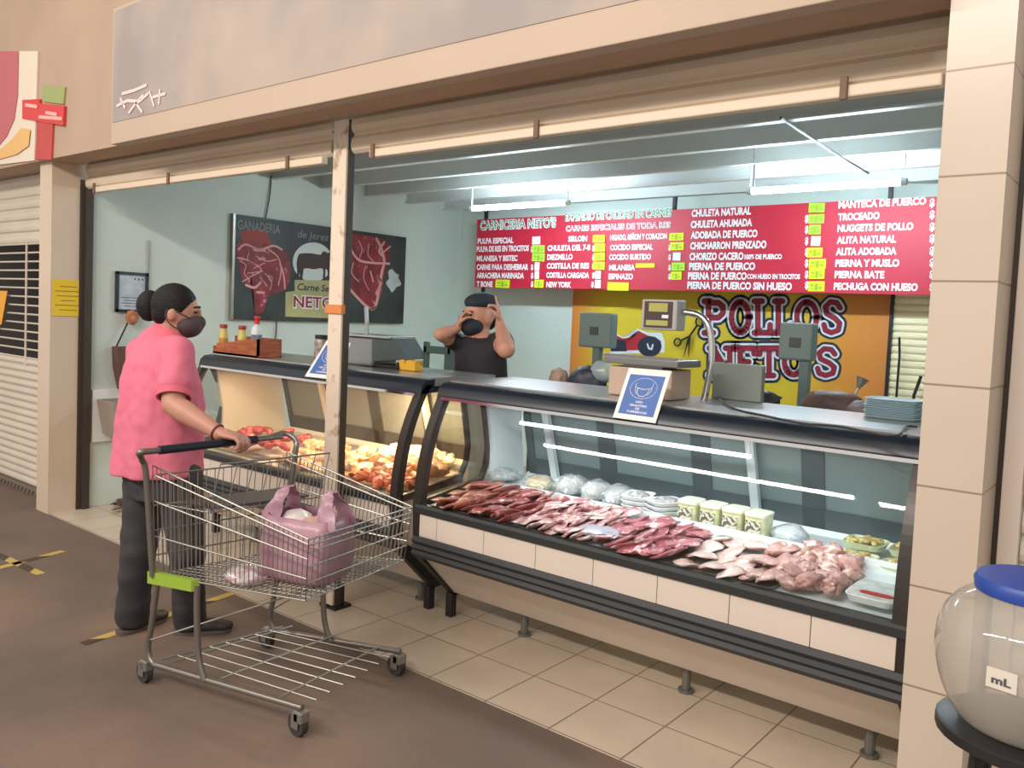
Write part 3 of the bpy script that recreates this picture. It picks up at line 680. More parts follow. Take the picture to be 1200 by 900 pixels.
colB = [('SIRLOIN', 540, 635, 257), ('CHULETA DEL 7-8', 436, 650, 303), ('DIEZMILLO', 434, 562, 348), ('COSTILLA DE RES', 432, 645, 392), ('COSTILLA CARGADA', 430, 645, 438), ('NEW YORK', 430, 555, 485)]
colC = [('HIGADO, RIÑON Y CORAZON', 750, 1035, 250), ('COCIDO ESPECIAL', 750, 965, 300), ('COCIDO SURTIDO', 745, 955, 348), ('MILANESA', 745, 875, 400), ('ESPINAZO', 742, 865, 445)]
mb = MB()
for s, a, b, y in colA + colB + colC:
    p0 = zA(a, y); p1 = zA(b, y); btext(mb, s, p0[0], p1[0], p0[1], 6.2)
for a, y in [(352, 308), (352, 398), (352, 440), (352, 483), (660, 303), (660, 348), (660, 392), (660, 438), (655, 485), (1042, 300), (1042, 348), (1042, 400), (1042, 445)]:
    p0 = zA(a, y); btext(mb, '$', p0[0], p0[0] + 3, p0[1], 6)
colD = [('CHULETA NATURAL', 42, 320, 120), ('CHULETA AHUMADA', 38, 325, 172), ('ADOBADA DE PUERCO', 38, 350, 222), ('CHICHARRON PRENZADO', 35, 392, 272), ('CHORIZO CACERO', 32, 285, 322), ('PIERNA DE PUERCO', 30, 340, 368), ('PIERNA DE PUERCO', 25, 300, 412), ('PIERNA DE PUERCO SIN HUESO', 22, 512, 456)]
colE = [('MANTECA DE PUERCO', 730, 1140, 80), ('TROCEADO', 728, 922, 137), ('NUGGETS DE POLLO', 725, 1080, 190), ('ALITA NATURAL', 722, 1000, 245), ('ALITA ADOBADA', 718, 1002, 299), ('PIERNA Y MUSLO', 715, 1015, 353), ('PIERNA BATE', 712, 945, 406), ('PECHUGA CON HUESO', 708, 1102, 461)]
for s, a, b, y in colD + colE:
    p0 = zB_(a, y); p1 = zB_(b, y); btext(mb, s, p0[0], p1[0], p0[1], 8.0)
for s, a, b, y in (('100% DE PUERCO', 290, 465, 324), ('CON HUESO EN TROCITOS', 302, 550, 415)):
    p0 = zB_(a, y); p1 = zB_(b, y); btext(mb, s, p0[0], p1[0], p0[1], 5.5)
for y in (70, 125, 182, 237, 294, 350, 405, 465):
    p0 = zB_(1157, y); btext(mb, '$', p0[0], p0[0] + 6, p0[1], 9)
for y in (145, 195, 248, 300, 352, 405, 455):
    p0 = zB_(573, y); btext(mb, '$', p0[0], p0[0] + 4, p0[1], 8)
mb.obj('lettering', M_txtw, r)
def outlined(mbw, mbc, s, p0, p1, h, bold):
    a = pl(p0[0], p0[1] + h / 2, 1, YBD); b = pl(p1[0], p1[1] + h / 2, 1, YBD); t = pl(p0[0], p0[1] - h / 2, 1, YBD)
    put_text(mbw, s, V((a.x, YBD, a.z)), X, Z, abs(t.z - a.z), b.x - a.x, 0.075, OUT)
    put_text(mbc, s, V((a.x, YBD, a.z)), X, Z, abs(t.z - a.z), b.x - a.x, 0.0, OUT * 1.6)
mw, mg, mr = MB(), MB(), MB()
outlined(mw, mg, "CARNICERIA NETO'S", zA(95, 190), zA(480, 190), 10, 0)
outlined(mw, mg, 'EXPENDIO DE CALIDAD EN CARNES', zA(525, 148), zA(1060, 140), 8.5, 0)
outlined(mw, mr, 'CARNES ESPECIALES DE TODA RES', zA(525, 205), zA(1055, 198), 6, 0)
mw.obj('heading_outline', M_txtw, r); mg.obj('heading', mat('heading_green', (30, 150, 100), 0.6), r, label='green heading lettering'); mr.obj('subheading', mat('heading_red', (180, 30, 60), 0.6), r, label='red subheading lettering')
def card(x0, y0, x1, y1, m, txt=None):
    a = pl(x0, y1, 1, YBD); b = pl(x1, y0, 1, YBD); ang = rnd.uniform(-0.03, 0.03)
    mb = MB(); mb.box((a.x, YBD - 0.009, a.z), (b.x, YBD - 0.005, b.z), rot=Matrix.Rotation(ang, 3, 'Y')); o = mb.obj('price_card', m, r)
    if txt:
        t = MB(); h = (b.z - a.z); put_text(t, txt, V((a.x + (b.x - a.x) * 0.1, YBD - 0.010, a.z + h * 0.2)), X, Z, h * 0.6, (b.x - a.x) * 0.8, 0.0); t.obj('price', mat('ink_green', (150, 178, 40), 0.7), o)
for x0, x1, y, m in ((360, 402, 265, M_paper), (360, 424, 308, M_grn), (360, 424, 350, M_grn), (372, 398, 395, M_paper), (372, 396, 438, M_paper), (372, 418, 482, M_yel), (176, 248, 482, M_yel), (665, 726, 256, M_yel), (672, 728, 300, M_yel), (670, 726, 346, M_yel), (665, 726, 392, M_yel), (676, 706, 438, M_paper), (674, 706, 484, M_paper), (1048, 1122, 246, M_yel), (1052, 1122, 294, M_yel), (1066, 1106, 346, M_paper), (1060, 1128, 396, M_grn), (1056, 1112, 442, M_yel)):
    p0 = zA(x0, y - 20); p1 = zA(x1, y + 20); card(p0[0], p0[1], p1[0], p1[1], m, '$' if m is not M_paper else None)
p0 = zA(880, 380); p1 = zA(976, 402); card(p0[0], p0[1], p1[0], p1[1], M_yel)
p0 = zA(738, 476); p1 = zA(846, 516); card(p0[0], p0[1], p1[0], p1[1], M_yel)
for x0, x1, y, m in ((592, 668, 94, M_grn), (590, 666, 146, M_grn), (592, 650, 196, M_grn), (602, 648, 250, M_paper), (584, 658, 304, M_yel), (592, 674, 356, M_yel), (592, 668, 404, M_yel), (588, 668, 462, M_yel)):
    p0 = zB_(x0, y - 23); p1 = zB_(x1, y + 23); card(p0[0], p0[1], p1[0], p1[1], m, '$' if m is not M_paper else None)

# --- flat artwork helper: pixel polygon on a plane, pushed out by k layers
def art(mb, pts, ax, v, k, out): 
    P = [pl(x, y, ax, v) + out * k for x, y in pts]
    n = len(P); vs = [mb.bm.verts.new(p) for p in P]; f = mb.bm.faces.new(vs); bmesh.ops.triangulate(mb.bm, faces=[f])
def round_(pts, n=5):
    P = [V((x, y, 0)) for x, y in pts]; N = len(P); out = []
    for i in range(N):
        p0, p1, p2, p3 = P[i - 1], P[i], P[(i + 1) % N], P[(i + 2) % N]
        for k in range(n):
            t = k / n; q = 0.5 * ((2 * p1) + (p2 - p0) * t + (2 * p0 - 5 * p1 + 4 * p2 - p3) * t * t + (3 * p1 - p0 - 3 * p2 + p3) * t ** 3); out.append((q.x, q.y))
    return out
def curve_(pts, n=5): return [(p.x, p.y) for p in bez([(x, y, 0) for x, y in pts], n)]
def ribbon(mb, pts, wpx, ax, v, k, out, w2=None):
    """thick stroke with round joints, drawn on the plane"""
    P = [pl(x, y, ax, v) + out * k for x, y in pts]
    n0 = ray(600, 420); s = (pl(pts[0][0] + 1, pts[0][1], ax, v) - pl(pts[0][0], pts[0][1], ax, v)).length * wpx / 2
    nrm = out.normalized()
    for a, b in zip(P, P[1:]):
        d = (b - a)
        if d.length < 1e-6: continue
        q = nrm.cross(d).normalized() * s
        mb.bm.faces.new([mb.bm.verts.new(p) for p in (a + q, b + q, b - q, a - q)])
    for p in P:
        u = nrm.orthogonal().normalized(); w = nrm.cross(u)
        mb.bm.faces.new([mb.bm.verts.new(p + (u * math.cos(t * math.pi / 5) + w * math.sin(t * math.pi / 5)) * s + nrm * 0.0001) for t in range(10)])

# --- steak banner on the left wall
XBN = -6.335; OX = V((0.0015, 0, 0)); bq = lambda x, y: (240 + x / 5, 240 + y / 5)
r = empty('steak_banner', (-6.36, 5.0, 1.46), 'dark framed banner of raw steaks with a bull on the left wall', 'banner')
c4 = [pl(273, 251, 0, XBN), pl(470, 278, 0, XBN), pl(469, 378, 0, XBN), pl(271, 373, 0, XBN)]
y0, y1, z0, z1 = 4.03, 6.03, 1.455, 2.35
mb = MB(); mb.box((-6.368, y0, z0), (XBN, y1, z1), 0.003); mb.obj('panel', mat('banner_dark', (56, 66, 62), 0.55, rgb2=(40, 32, 36), vscale=2), r)
mb = MB(); mb.box((-6.37, y0 - 0.02, z0 - 0.005), (XBN + 0.004, y0 + 0.006, z1 + 0.005), 0.002); mb.obj('frame_edge', M_zinc, r)
S_meat = meat_mat('printed_meat', (150, 42, 50), (110, 26, 36), (214, 140, 142), 7, 0.6, w=0.62)
mb = MB()
art(mb, [bq(*p) for p in round_(((190, 250), (215, 215), (300, 225), (400, 235), (460, 265), (495, 330), (500, 430), (465, 500), (400, 520), (360, 560), (340, 630), (290, 625), (285, 520), (230, 450), (195, 350)))], 0, XBN, 1, OX)
art(mb, [bq(*p) for p in round_(((855, 175), (940, 180), (1030, 200), (1080, 240), (1075, 330), (1050, 430), (1030, 540), (985, 605), (930, 590), (880, 520), (840, 470), (800, 420), (780, 330), (800, 240)))], 0, XBN, 1, OX)
mb.obj('steak_print', S_meat, r, label='printed raw steaks')
mb = MB(); art(mb, [bq(*p) for p in ((205, 155), (350, 140), (375, 190), (390, 235), (310, 225), (215, 210))], 0, XBN, 1.5, OX); mb.obj('upper_print', mat('printed_orange', (150, 52, 34), 0.6), r)
mb = MB()
for pts, w in (([(195, 262), (240, 232), (320, 262), (400, 240), (450, 262)], 2.0), ([(290, 262), (350, 268)], 3), ([(318, 318), (350, 316)], 2.5), ([(440, 345), (462, 420), (468, 490)], 2), ([(190, 310), (260, 330), (330, 380), (270, 420), (220, 450)], 1.2), ([(240, 470), (290, 485), (325, 455)], 2.5), ([(305, 512), (345, 515)], 2.5), ([(855, 262), (915, 330), (1080, 345)], 2.2), ([(1005, 200), (1030, 250), (1050, 330), (1035, 400), (1020, 500), (1000, 590), (975, 612)], 3), ([(1030, 290), (1085, 245)], 1.5), ([(970, 390), (985, 450)], 1.6), ([(845, 490), (890, 540), (940, 590), (975, 610)], 2.6), ([(290, 370), (350, 340)], 1.0), ([(250, 400), (340, 390)], 0.8), ([(205, 330), (240, 355), (230, 400), (260, 440)], 0.9), ([(300, 300), (360, 330), (420, 320)], 1.0), ([(370, 260), (430, 310), (445, 390), (430, 470)], 1.3), ([(260, 280), (250, 320), (300, 350)], 0.8), ([(350, 400), (390, 450), (380, 500)], 0.8), ([(320, 420), (360, 470)], 0.7), ([(900, 210), (920, 260), (905, 310)], 0.9), ([(960, 230), (955, 290), (985, 330)], 0.9), ([(870, 340), (860, 400), (900, 450)], 1.0), ([(940, 360), (930, 430), (960, 500)], 0.8), ([(1050, 220), (1020, 270), (1040, 300)], 2.2), ([(1015, 420), (1030, 460), (1005, 520)], 3.2)):
    ribbon(mb, [bq(*p) for p in curve_(pts)], w, 0, XBN, 2.2, OX)
mb.obj('fat_print', mat('printed_fat', (222, 160, 156), 0.6), r)
mb = MB(); cc = bq(632, 335); art(mb, [(cc[0] + 23.5 * math.cos(t * math.pi / 16), cc[1] + 23 * math.sin(t * math.pi / 16)) for t in range(32)], 0, XBN, 1.6, OX); mb.obj('round_print', mat('printed_pale', (206, 212, 206), 0.6), r)
mb = MB(); art(mb, [bq(*p) for p in round_(((545, 300), (562, 285), (620, 284), (676, 292), (688, 275), (706, 274), (722, 282), (745, 272), (775, 295), (785, 330), (770, 350), (745, 348), (738, 385), (732, 430), (720, 432), (718, 390), (706, 378), (703, 432), (690, 432), (690, 374), (640, 378), (600, 372), (578, 376), (568, 392), (572, 430), (558, 432), (556, 392), (548, 410), (552, 432), (540, 430), (540, 385), (536, 345)), 3)], 0, XBN, 2.4, OX); mb.obj('bull_print', mat('printed_bull', (58, 40, 38), 0.6), r, label='dark bull silhouette')
mb = MB(); art(mb, [bq(*p) for p in ((525, 440), (830, 445), (830, 512), (820, 668), (470, 655), (472, 512), (525, 505))], 0, XBN, 2.6, OX); mb.obj('name_panel', mat('printed_olive', (184, 176, 122), 0.6, var=0.15, vscale=5), r)
mb = MB()
def wtext(mb, s, p0, p1, h, bold, k, ax, v, right, up, out, skew=0):
    a = pl(p0[0], p0[1], ax, v); b = pl(p1[0], p1[1], ax, v); t = pl(p0[0], p0[1] - h, ax, v)
    put_text(mb, s, a, right, up, (t - a).length, (b - a).length, bold, out * k)
wtext(mb, "NETO'S", bq(515, 600), bq(808, 612), 14, 0.07, 3.2, 0, XBN, Y, Z, OX); mb.obj('name_outline', M_txtw, r)
mb = MB(); wtext(mb, "NETO'S", bq(517, 598), bq(806, 610), 13.4, 0.02, 3.8, 0, XBN, Y, Z, OX); mb.obj('name_lettering', mat('printed_crimson', (150, 26, 52), 0.6), r)
mb = MB(); wtext(mb, 'Carne Selecta', bq(538, 498), bq(815, 502), 8, 0.02, 3.2, 0, XBN, Y, Z + Y * 0.2, OX); mb.obj('script_lettering', mat('printed_ink', (30, 46, 40), 0.6), r)
mb = MB(); wtext(mb, 'GANADERIA', bq(190, 140), bq(440, 165), 11, 0.03, 3.2, 0, XBN, Y, Z, OX); wtext(mb, 'de Jerez', bq(540, 190), bq(722, 197), 9, 0.01, 3.2, 0, XBN, Y, Z + Y * 0.15, OX); mb.obj('top_lettering', mat('printed_grey', (120, 124, 120), 0.6), r)
mb = MB(); cc = bq(1105, 445); art(mb, [(cc[0] + (7.5 + 2 * math.sin(5 * t)) * math.cos(t), cc[1] + (12 + 3 * math.cos(3 * t)) * math.sin(t)) for t in [q * math.pi / 12 for q in range(24)]], 0, XBN, 2, OX); mb.obj('garlic_print', mat('printed_white', (190, 196, 192), 0.6, var=0.2), r)

# --- yellow banner on the back wall
YP = 6.87; OY = V((0, -0.002, 0)); pq = lambda x, y: (860 + x / 4.736, 330 + y / 4.736)
r = empty('chicken_banner', (-3.2, 6.89, 0.85), 'yellow banner with big maroon lettering on the back wall', 'banner')
mb = MB(); mb.box((-4.79, YP, 0.85), (-1.77, YP + 0.025, 2.2), 0.002)
my = mat('banner_yellow', (214, 186, 36), 0.55)
nt = my.node_tree; b = nt.nodes['Principled BSDF']
tc = nt.nodes.new('ShaderNodeTexCoord'); sp = nt.nodes.new('ShaderNodeSeparateXYZ'); rp = nt.nodes.new('ShaderNodeValToRGB'); mp = nt.nodes.new('ShaderNodeMapRange')
mp.inputs[1].default_value = -1.6; mp.inputs[2].default_value = 1.45
nt.links.new(tc.outputs['Object'], sp.inputs[0]); nt.links.new(sp.outputs[0], mp.inputs[0]); nt.links.new(mp.outputs[0], rp.inputs['Fac']); nt.links.new(rp.outputs['Color'], b.inputs['Base Color'])
e = rp.color_ramp.elements; e[0].position = 0.0; e[0].color = (*lin((206, 112, 50)), 1); e[1].position = 0.14; e[1].color = (*lin((214, 186, 36)), 1)
for p_, c_ in ((0.72, (214, 184, 40)), (0.88, (214, 138, 50)), (1.0, (206, 124, 56))):
    q = e.new(p_); q.color = (*lin(c_), 1)
mb.obj('panel', my, r)
glyph = {   # strokes in a unit box, slab-serif letters
    'P': [[(0.22, 0), (0.22, 1)], [(0.22, 0.95), (0.62, 0.95), (0.80, 0.83), (0.80, 0.62), (0.62, 0.48), (0.22, 0.48)], [(0.05, 0), (0.42, 0)], [(0.05, 1), (0.3, 1)]],
    'O': [[(0.5 + 0.36 * math.cos(t * math.pi / 10), 0.5 + 0.48 * math.sin(t * math.pi / 10)) for t in range(21)]],
    'L': [[(0.28, 0), (0.28, 1)], [(0.1, 1), (0.5, 1)], [(0.1, 0), (0.88, 0), (0.88, 0.25)]],
    'S': [[(0.82, 0.78), (0.68, 0.95), (0.4, 0.98), (0.2, 0.82), (0.26, 0.6), (0.6, 0.46), (0.8, 0.3), (0.74, 0.08), (0.45, 0.0), (0.2, 0.08), (0.14, 0.26)]],
    'N': [[(0.2, 0), (0.2, 1)], [(0.2, 1), (0.82, 0)], [(0.82, 0), (0.82, 1)], [(0.05, 0), (0.38, 0)], [(0.66, 1), (0.97, 1)], [(0.05, 1), (0.25, 1)]],
    'E': [[(0.25, 0), (0.25, 1)], [(0.08, 1), (0.85, 1), (0.85, 0.8)], [(0.25, 0.5), (0.62, 0.5)], [(0.08, 0), (0.88, 0), (0.88, 0.22)]],
    'T': [[(0.5, 0), (0.5, 1)], [(0.1, 0.78), (0.1, 1), (0.9, 1), (0.9, 0.78)], [(0.3, 0), (0.7, 0)]],
    "'": [[(0.5, 1.0), (0.5, 0.8)]]}
layers = (MB(), MB(), MB())
def bigtext(s, xa, xb, yt, yb, widths):
    tot = sum(widths); x = xa
    for ch, w in zip(s, widths):
        cw = (xb - xa) * w / tot
        for st in glyph[ch]:
            pts = [(x + u * cw, yb + (yt - yb) * v) for u, v in st]
            for L, wd, k in zip(layers, (17, 11, 6.5), (1, 2, 3)): ribbon(L, pts, wd, 1, YP, k, OY)
        x += cw
bigtext('POLLOS', 824, 990, 353, 390, (1.05, 1.0, 0.85, 0.85, 1.15, 1.0))
bigtext("NETO'S", 830, 984, 408, 440, (1.15, 1.0, 1.0, 1.15, 0.3, 1.1))
layers[0].obj('lettering_shadow', mat('letter_navy', (34, 38, 58), 0.6), r); layers[1].obj('lettering_outline', mat('letter_white', (214, 222, 228), 0.6), r); layers[2].obj('lettering', mat('letter_maroon', (140, 28, 48), 0.6), r)
mq = lambda x, y: (660 + x / 6, 340 + y / 6)
mb = MB(); art(mb, [mq(*p) for p in ((330, 280), (420, 330), (500, 320), (520, 270), (600, 300), (690, 300), (715, 360), (710, 440), (330, 450))], 1, YP, 1, OY); mb.obj('scooter_outline', mat('letter_white', (214, 222, 228), 0.6), r)
mb = MB(); art(mb, [mq(*p) for p in ((335, 295), (420, 340), (500, 330), (530, 285), (600, 320), (650, 330), (690, 360), (680, 420), (335, 425))], 1, YP, 1.8, OY); mb.obj('scooter_print', mat('printed_red', (172, 30, 44), 0.6), r, label='plain red scooter shape')
mb = MB(); cc = mq(610, 395)
art(mb, [(cc[0] + 14 * math.cos(t * math.pi / 12), cc[1] + 12 * math.sin(t * math.pi / 12)) for t in range(24)], 1, YP, 2.6, OY); art(mb, [mq(*p) for p in ((335, 345), (440, 350), (450, 430), (335, 430))], 1, YP, 2.6, OY); mb.obj('wheel_print', mat('letter_navy', (34, 38, 58), 0.6), r)
mb = MB(); ribbon(mb, [mq(595, 380), mq(605, 410), mq(625, 415), mq(632, 385)], 2, 1, YP, 3.4, OY); mb.obj('wheel_mark', mat('letter_white', (214, 222, 228), 0.6), r)

# rear louvred shutter and rods
r = empty('window_blind', (-1.5, 6.88, 0.4), 'cream slatted blind on the back wall beside the pillar', 'blind')
mb = MB(); slats(mb, -1.765, -1.2, 6.885, 0.5, 2.2, 0.055, 0.016); mb.obj('slat_curtain', mat('blind_cream', (244, 228, 190), 0.5), r)
mb = MB(); mb.box((-1.79, 6.85, 0.5), (-1.765, 6.895, 2.2)); mb.obj('side_rail', M_dark, r)
for px_, top, lab, w in ((1054, 395, 'thin dark rod leaning by the slatted blind', 0.009), (1071, 440, 'dark hooked rod standing next to the pillar by the blind', 0.012)):
    a = pl(px_, top, 1, 6.78); mb = MB(); mb.tube([(a.x, 6.78, 0.005), (a.x + 0.01, 6.78, a.z - 0.15), (a.x + 0.05 * (px_ > 1060), 6.78, a.z)], w, 8); mb.obj('metal_rod', M_dark, label=lab, cat='rod')

# --- yellow notice on pillar return, framed print
r = empty('notice', (-6.355, 2.69, 1.448), 'yellow paper notice on the side of the left pillar', 'notice')
mb = MB(); mb.box((-6.358, 2.58, 1.448), (-6.3545, 2.80, 1.712)); mb.obj('sheet', mat('yellow_paper', (224, 190, 44), 0.7), r)
mb = MB()
for k, (a, b) in enumerate(((0.05, 0.17), (0.02, 0.2), (0.03, 0.19), (0.06, 0.16), (0.02, 0.2), (0.05, 0.17))): mb.box((-6.354, 2.58 + a, 1.66 - k * 0.034), (-6.3535, 2.58 + b, 1.666 - k * 0.034))
mb.obj('print_lines', mat('ink_brown', (140, 112, 40), 0.7), r)
r = empty('framed_certificate', (XLW, 3.16, 1.49), 'small black framed certificate on the left wall', 'picture')
mb = MB(); f = 0.022
for lo, hi in (((3.035, 1.49), (3.29, 1.49 + f)), ((3.035, 1.80 - f), (3.29, 1.80)), ((3.035, 1.49), (3.035 + f, 1.80)), ((3.29 - f, 1.49), (3.29, 1.80))): mb.box((XLW + 0.001, lo[0], lo[1]), (XLW + 0.025, hi[0], hi[1]))
mb.obj('frame', M_black, r)
mb = MB(); mb.box((XLW + 0.001, 3.05, 1.505), (XLW + 0.012, 3.275, 1.785)); mb.obj('print', mat('certificate', (206, 214, 220), 0.4, rgb2=(176, 184, 196), vscale=12), r)
mb = MB()
for k in range(4): mb.box((XLW + 0.0121, 3.08 + 0.02 * (k % 2), 1.60 - 0.022 * k), (XLW + 0.0128, 3.23 - 0.02 * (k % 2), 1.605 - 0.022 * k))
for yy in (3.18, 3.21, 3.24): mb.box((XLW + 0.0121, yy, 1.74), (XLW + 0.0128, yy + 0.012, 1.755))
mb.obj('print_lines', mat('ink_grey', (70, 76, 86), 0.7), r)

# --- fascia sign panels
r = empty('fascia_sign', (-3.2, 2.47, 2.54), 'pale fascia sign panel running above the rolled shutters', 'sign')
mb = MB(); mb.box((-5.2, 2.44, 2.535), (-0.6, 2.518, 3.35), 0.004); mb.obj('panel', mat('sign_cream', (188, 166, 146), 0.6, var=0.06, vscale=1), r)
mb = MB(); mb.box((-5.18, 2.4365, 2.665), (-0.62, 2.4395, 3.33)); mb.obj('grey_print', mat('printed_greyblue', (150, 140, 136), 0.6, rgb2=(176, 160, 146), vscale=1.5), r)
mb = MB()
for pts in ([(138, 124), (150, 118), (164, 119), (174, 110)], [(152, 132), (160, 121), (168, 112)], [(160, 121), (167, 131)], [(176, 108), (181, 124)], [(188, 106), (187, 121)], [(180, 114), (194, 110)], [(144, 110), (158, 106), (172, 100)], [(142, 116), (147, 126)]): ribbon(mb, pts, 1.7, 1, 2.436, 2, OY)
mb.obj('flourish', mat('printed_lilac', (226, 200, 200), 0.6), r)
r = empty('red_sign', (-6.45, 2.5, 2.56), 'red T shaped stall sign hanging at the top left', 'sign')
mb = MB(); q = lambda x, y: pl(x, y, 1, 2.5)
mb.slab([q(26, 117), q(46, 116), q(46, 121), q(75, 124), q(74, 147), q(26, 139)], (0, 0.018, 0)); mb.obj('cross_board', mat('sign_red', (206, 48, 50), 0.5), r)
mb = MB(); mb.slab([pl(44, 140, 1, 2.507), pl(62, 144, 1, 2.507), pl(60, 187, 1, 2.507), pl(41, 187, 1, 2.507)], (0, 0.012, 0)); mb.obj('post_board', mat('sign_red_dull', (190, 66, 62), 0.55, var=0.1), r)
mb = MB(); mb.slab([pl(50, 100, 1, 2.507), pl(76, 102, 1, 2.507), pl(74, 122, 1, 2.507), pl(50, 119, 1, 2.507)], (0, 0.012, 0)); mb.obj('green_board', mat('sign_green', (150, 160, 96), 0.55), r)
mb = MB()
for a, b, yy in ((30, 43, 123), (54, 66, 132), (46, 72, 137)): ribbon(mb, [(a, yy), (b, yy + 2)], 1.6, 1, 2.498, 0.5, OY)
mb.obj('lettering', mat('sign_text', (240, 170, 160), 0.6), r)
r = empty('poster', (-7.2, 2.5, 2.6), 'curved white and yellow shop poster at the top left corner', 'poster')
mb = MB(); mb.slab([pl(-60, 60, 1, 2.508), pl(44, 60, 1, 2.508), pl(40, 188, 1, 2.508), pl(-60, 200, 1, 2.508)], (0, 0.01, 0)); mb.obj('sheet', mat('poster_white', (222, 208, 188), 0.6), r)
mb = MB(); art(mb, [(-60, 60), (22, 60), (21, 112), (17, 140), (8, 160), (-2, 172), (-60, 180)], 1, 2.506, 1, OY); mb.obj('pink_print', mat('poster_pink', (186, 96, 102), 0.6), r)
mb = MB(); art(mb, [(-16, 191), (-16, 181), (2, 174), (15, 163), (25, 150), (36, 152), (34, 171), (20, 181)], 1, 2.503, 1.6, OY); mb.obj('yellow_print', mat('poster_yellow', (222, 176, 108), 0.6), r)

# --- mask signs on the cases
def mask_sign(pts, y, label, thick, nm):
    """sheet leaning on the canopy edge: bottom-left, bottom-right, top-right, top-left"""
    r = empty('paper_sign', ((pts[0] + pts[1]) / 2), label, 'sign')
    bl, br, tr, tl = pts
    f = lambda u, v: bl * (1 - u) * (1 - v) + br * u * (1 - v) + tr * u * v + tl * (1 - u) * v
    n = (br - bl).cross(tl - bl).normalized()
    mb = MB(); mb.slab([bl, br, tr, tl], -n * 0.004); mb.obj('sheet', M_paper, r)
    mb = MB(); mb.slab([f(0.09, 0.1) + n * 0.0004, f(0.91, 0.1) + n * 0.0004, f(0.91, 0.88) + n * 0.0004, f(0.09, 0.88) + n * 0.0004], n * 0.0006); mb.obj('blue_field', mat('sign_blue', (64, 106, 176), 0.5), r)
    mb = MB(); right = (br - bl).normalized(); up = (tl - bl).normalized(); w = (br - bl).length; h = (tl - bl).length
    def stroke(ps, wd):
        P = [f(*p) + n * 0.0016 for p in ps]; mb.tube(P, wd, 4)
    stroke([(0.5 + 0.31 * math.cos(t * math.pi / 14), 0.62 + 0.2 * math.sin(t * math.pi / 14)) for t in range(29)], 0.0010)
    stroke([(0.30, 0.72), (0.31, 0.60), (0.36, 0.50)], 0.0012); stroke([(0.70, 0.74), (0.69, 0.60), (0.64, 0.50)], 0.0012)
    stroke([(0.36, 0.62), (0.5, 0.60), (0.64, 0.62), (0.62, 0.52), (0.55, 0.465), (0.45, 0.465), (0.38, 0.52), (0.36, 0.62)], 0.0018)
    stroke([(0.30, 0.66), (0.36, 0.61)], 0.0012); stroke([(0.70, 0.66), (0.64, 0.61)], 0.0012)
    for s, v, a, b in (('USO', 0.335, 0.42, 0.58), ('OBLIGATORIO', 0.265, 0.3, 0.7), ('DE', 0.205, 0.45, 0.55), ('CUBREBOCAS', 0.14, 0.28, 0.74)):
        put_text(mb, s, f(a, v), right, up, h * 0.04, w * (b - a), 0.02, n * 0.0015)
    mb.obj('mask_symbol', M_txtw, r, label='white face mask symbol and lettering')
    return r
bl, br = pl(718, 489, 1, 3.03), pl(768, 496, 1, 3.03)
bl.z = br.z = 1.178
tl, tr = pl(738, 432, 1, 3.115), pl(787, 436, 1, 3.115)
bl = V((pl(718, 489, 2, 1.182).x, 3.025, 1.18)); br = V((pl(768, 496, 2, 1.182).x + 0.0, 3.025, 1.18))
bl = pl(718, 489, 1, 3.028); br = pl(768, 496, 1, 3.028); tl = pl(737, 431, 1, 3.10); tr = pl(787, 435, 1, 3.10)
mask_sign([bl, br, tr, tl], 3.03, 'blue and white face mask sign leaning in front of the beige scale', 0.004, 1)
bl = pl(357, 441, 1, 3.028); br = pl(393, 445, 1, 3.028); tl = pl(383, 399, 1, 3.10); tr = pl(411, 402, 1, 3.10)
mask_sign([bl, br, tr, tl], 3.03, 'blue and white face mask sign half hidden by the cream post', 0.004, 2)

# ================================================================== LIGHT TUBES
def tube_light(x0, x1, label):
    yy, zz = 5.5, 2.518
    r = empty('tube_light', ((x0 + x1) / 2, yy, 2.70), label, 'tube light', 'fluorescent tubes over the price board')
    mb = MB(); mb.tube([(x0 + 0.03, yy, zz), (x1 - 0.03, yy, zz)], 0.021, 12)
    mt = mat('tube_glow', (200, 228, 255), emit=1.0)
    b = mt.node_tree.nodes['Principled BSDF']; b.inputs['Emission Color'].default_value = (*TUBE_COLOR, 1); b.inputs['Emission Strength'].default_value = TUBE_POWER
    mb.obj('tube', mt, r)
    mb = MB(); mb.tube([(x0, yy, zz), (x0 + 0.035, yy, zz)], 0.023, 12); mb.tube([(x1 - 0.035, yy, zz), (x1, yy, zz)], 0.023, 12); mb.obj('end_cap', M_white, r)
    for xx in (x0 + 0.018, x1 - 0.018):
        mb = MB(); mb.box((xx - 0.004, yy - 0.004, zz + 0.02), (xx + 0.004, yy + 0.004, 2.70)); mb.obj('hanger', M_white, r)
    return r
tube_light(pl(551, 244, 1, 5.5).x, pl(667, 240, 1, 5.5).x, 'lit fluorescent tube above the left end of the price board')
tube_light(pl(876, 224, 1, 5.5).x, pl(1063, 212, 1, 5.5).x, 'lit fluorescent tube above the right part of the price board')
def wire(name, pts, rr, label, m=None, cat='cable'):
    mb = MB(); mb.tube(bez(pts, 6), rr, 6); return mb.obj(name, m or mat('wire_black', (48, 46, 46), 0.5), label=label, cat=cat, smooth=True)
wire('hanging_wire', [pl(886, 140, 1, 4.96), pl(885, 165, 1, 5.2), pl(884, 200, 1, 5.42), pl(884, 222, 1, 5.5)], 0.006, 'thin wire dropping to the right tube light')
wire('hanging_wire', [pl(915, 138, 2, 2.69), pl(960, 168, 2, 2.695), pl(1018, 203, 2, 2.69)], 0.007, 'pale cable crossing the ceiling beams above the right tube')
wire('hanging_wire', [pl(1062, 213, 1, 5.5), pl(1080, 214, 1, 5.5), pl(1110, 214, 1, 5.5)], 0.006, 'wire leaving the right tube light toward the pillar', mat('wire_pale', (196, 198, 196), 0.5))
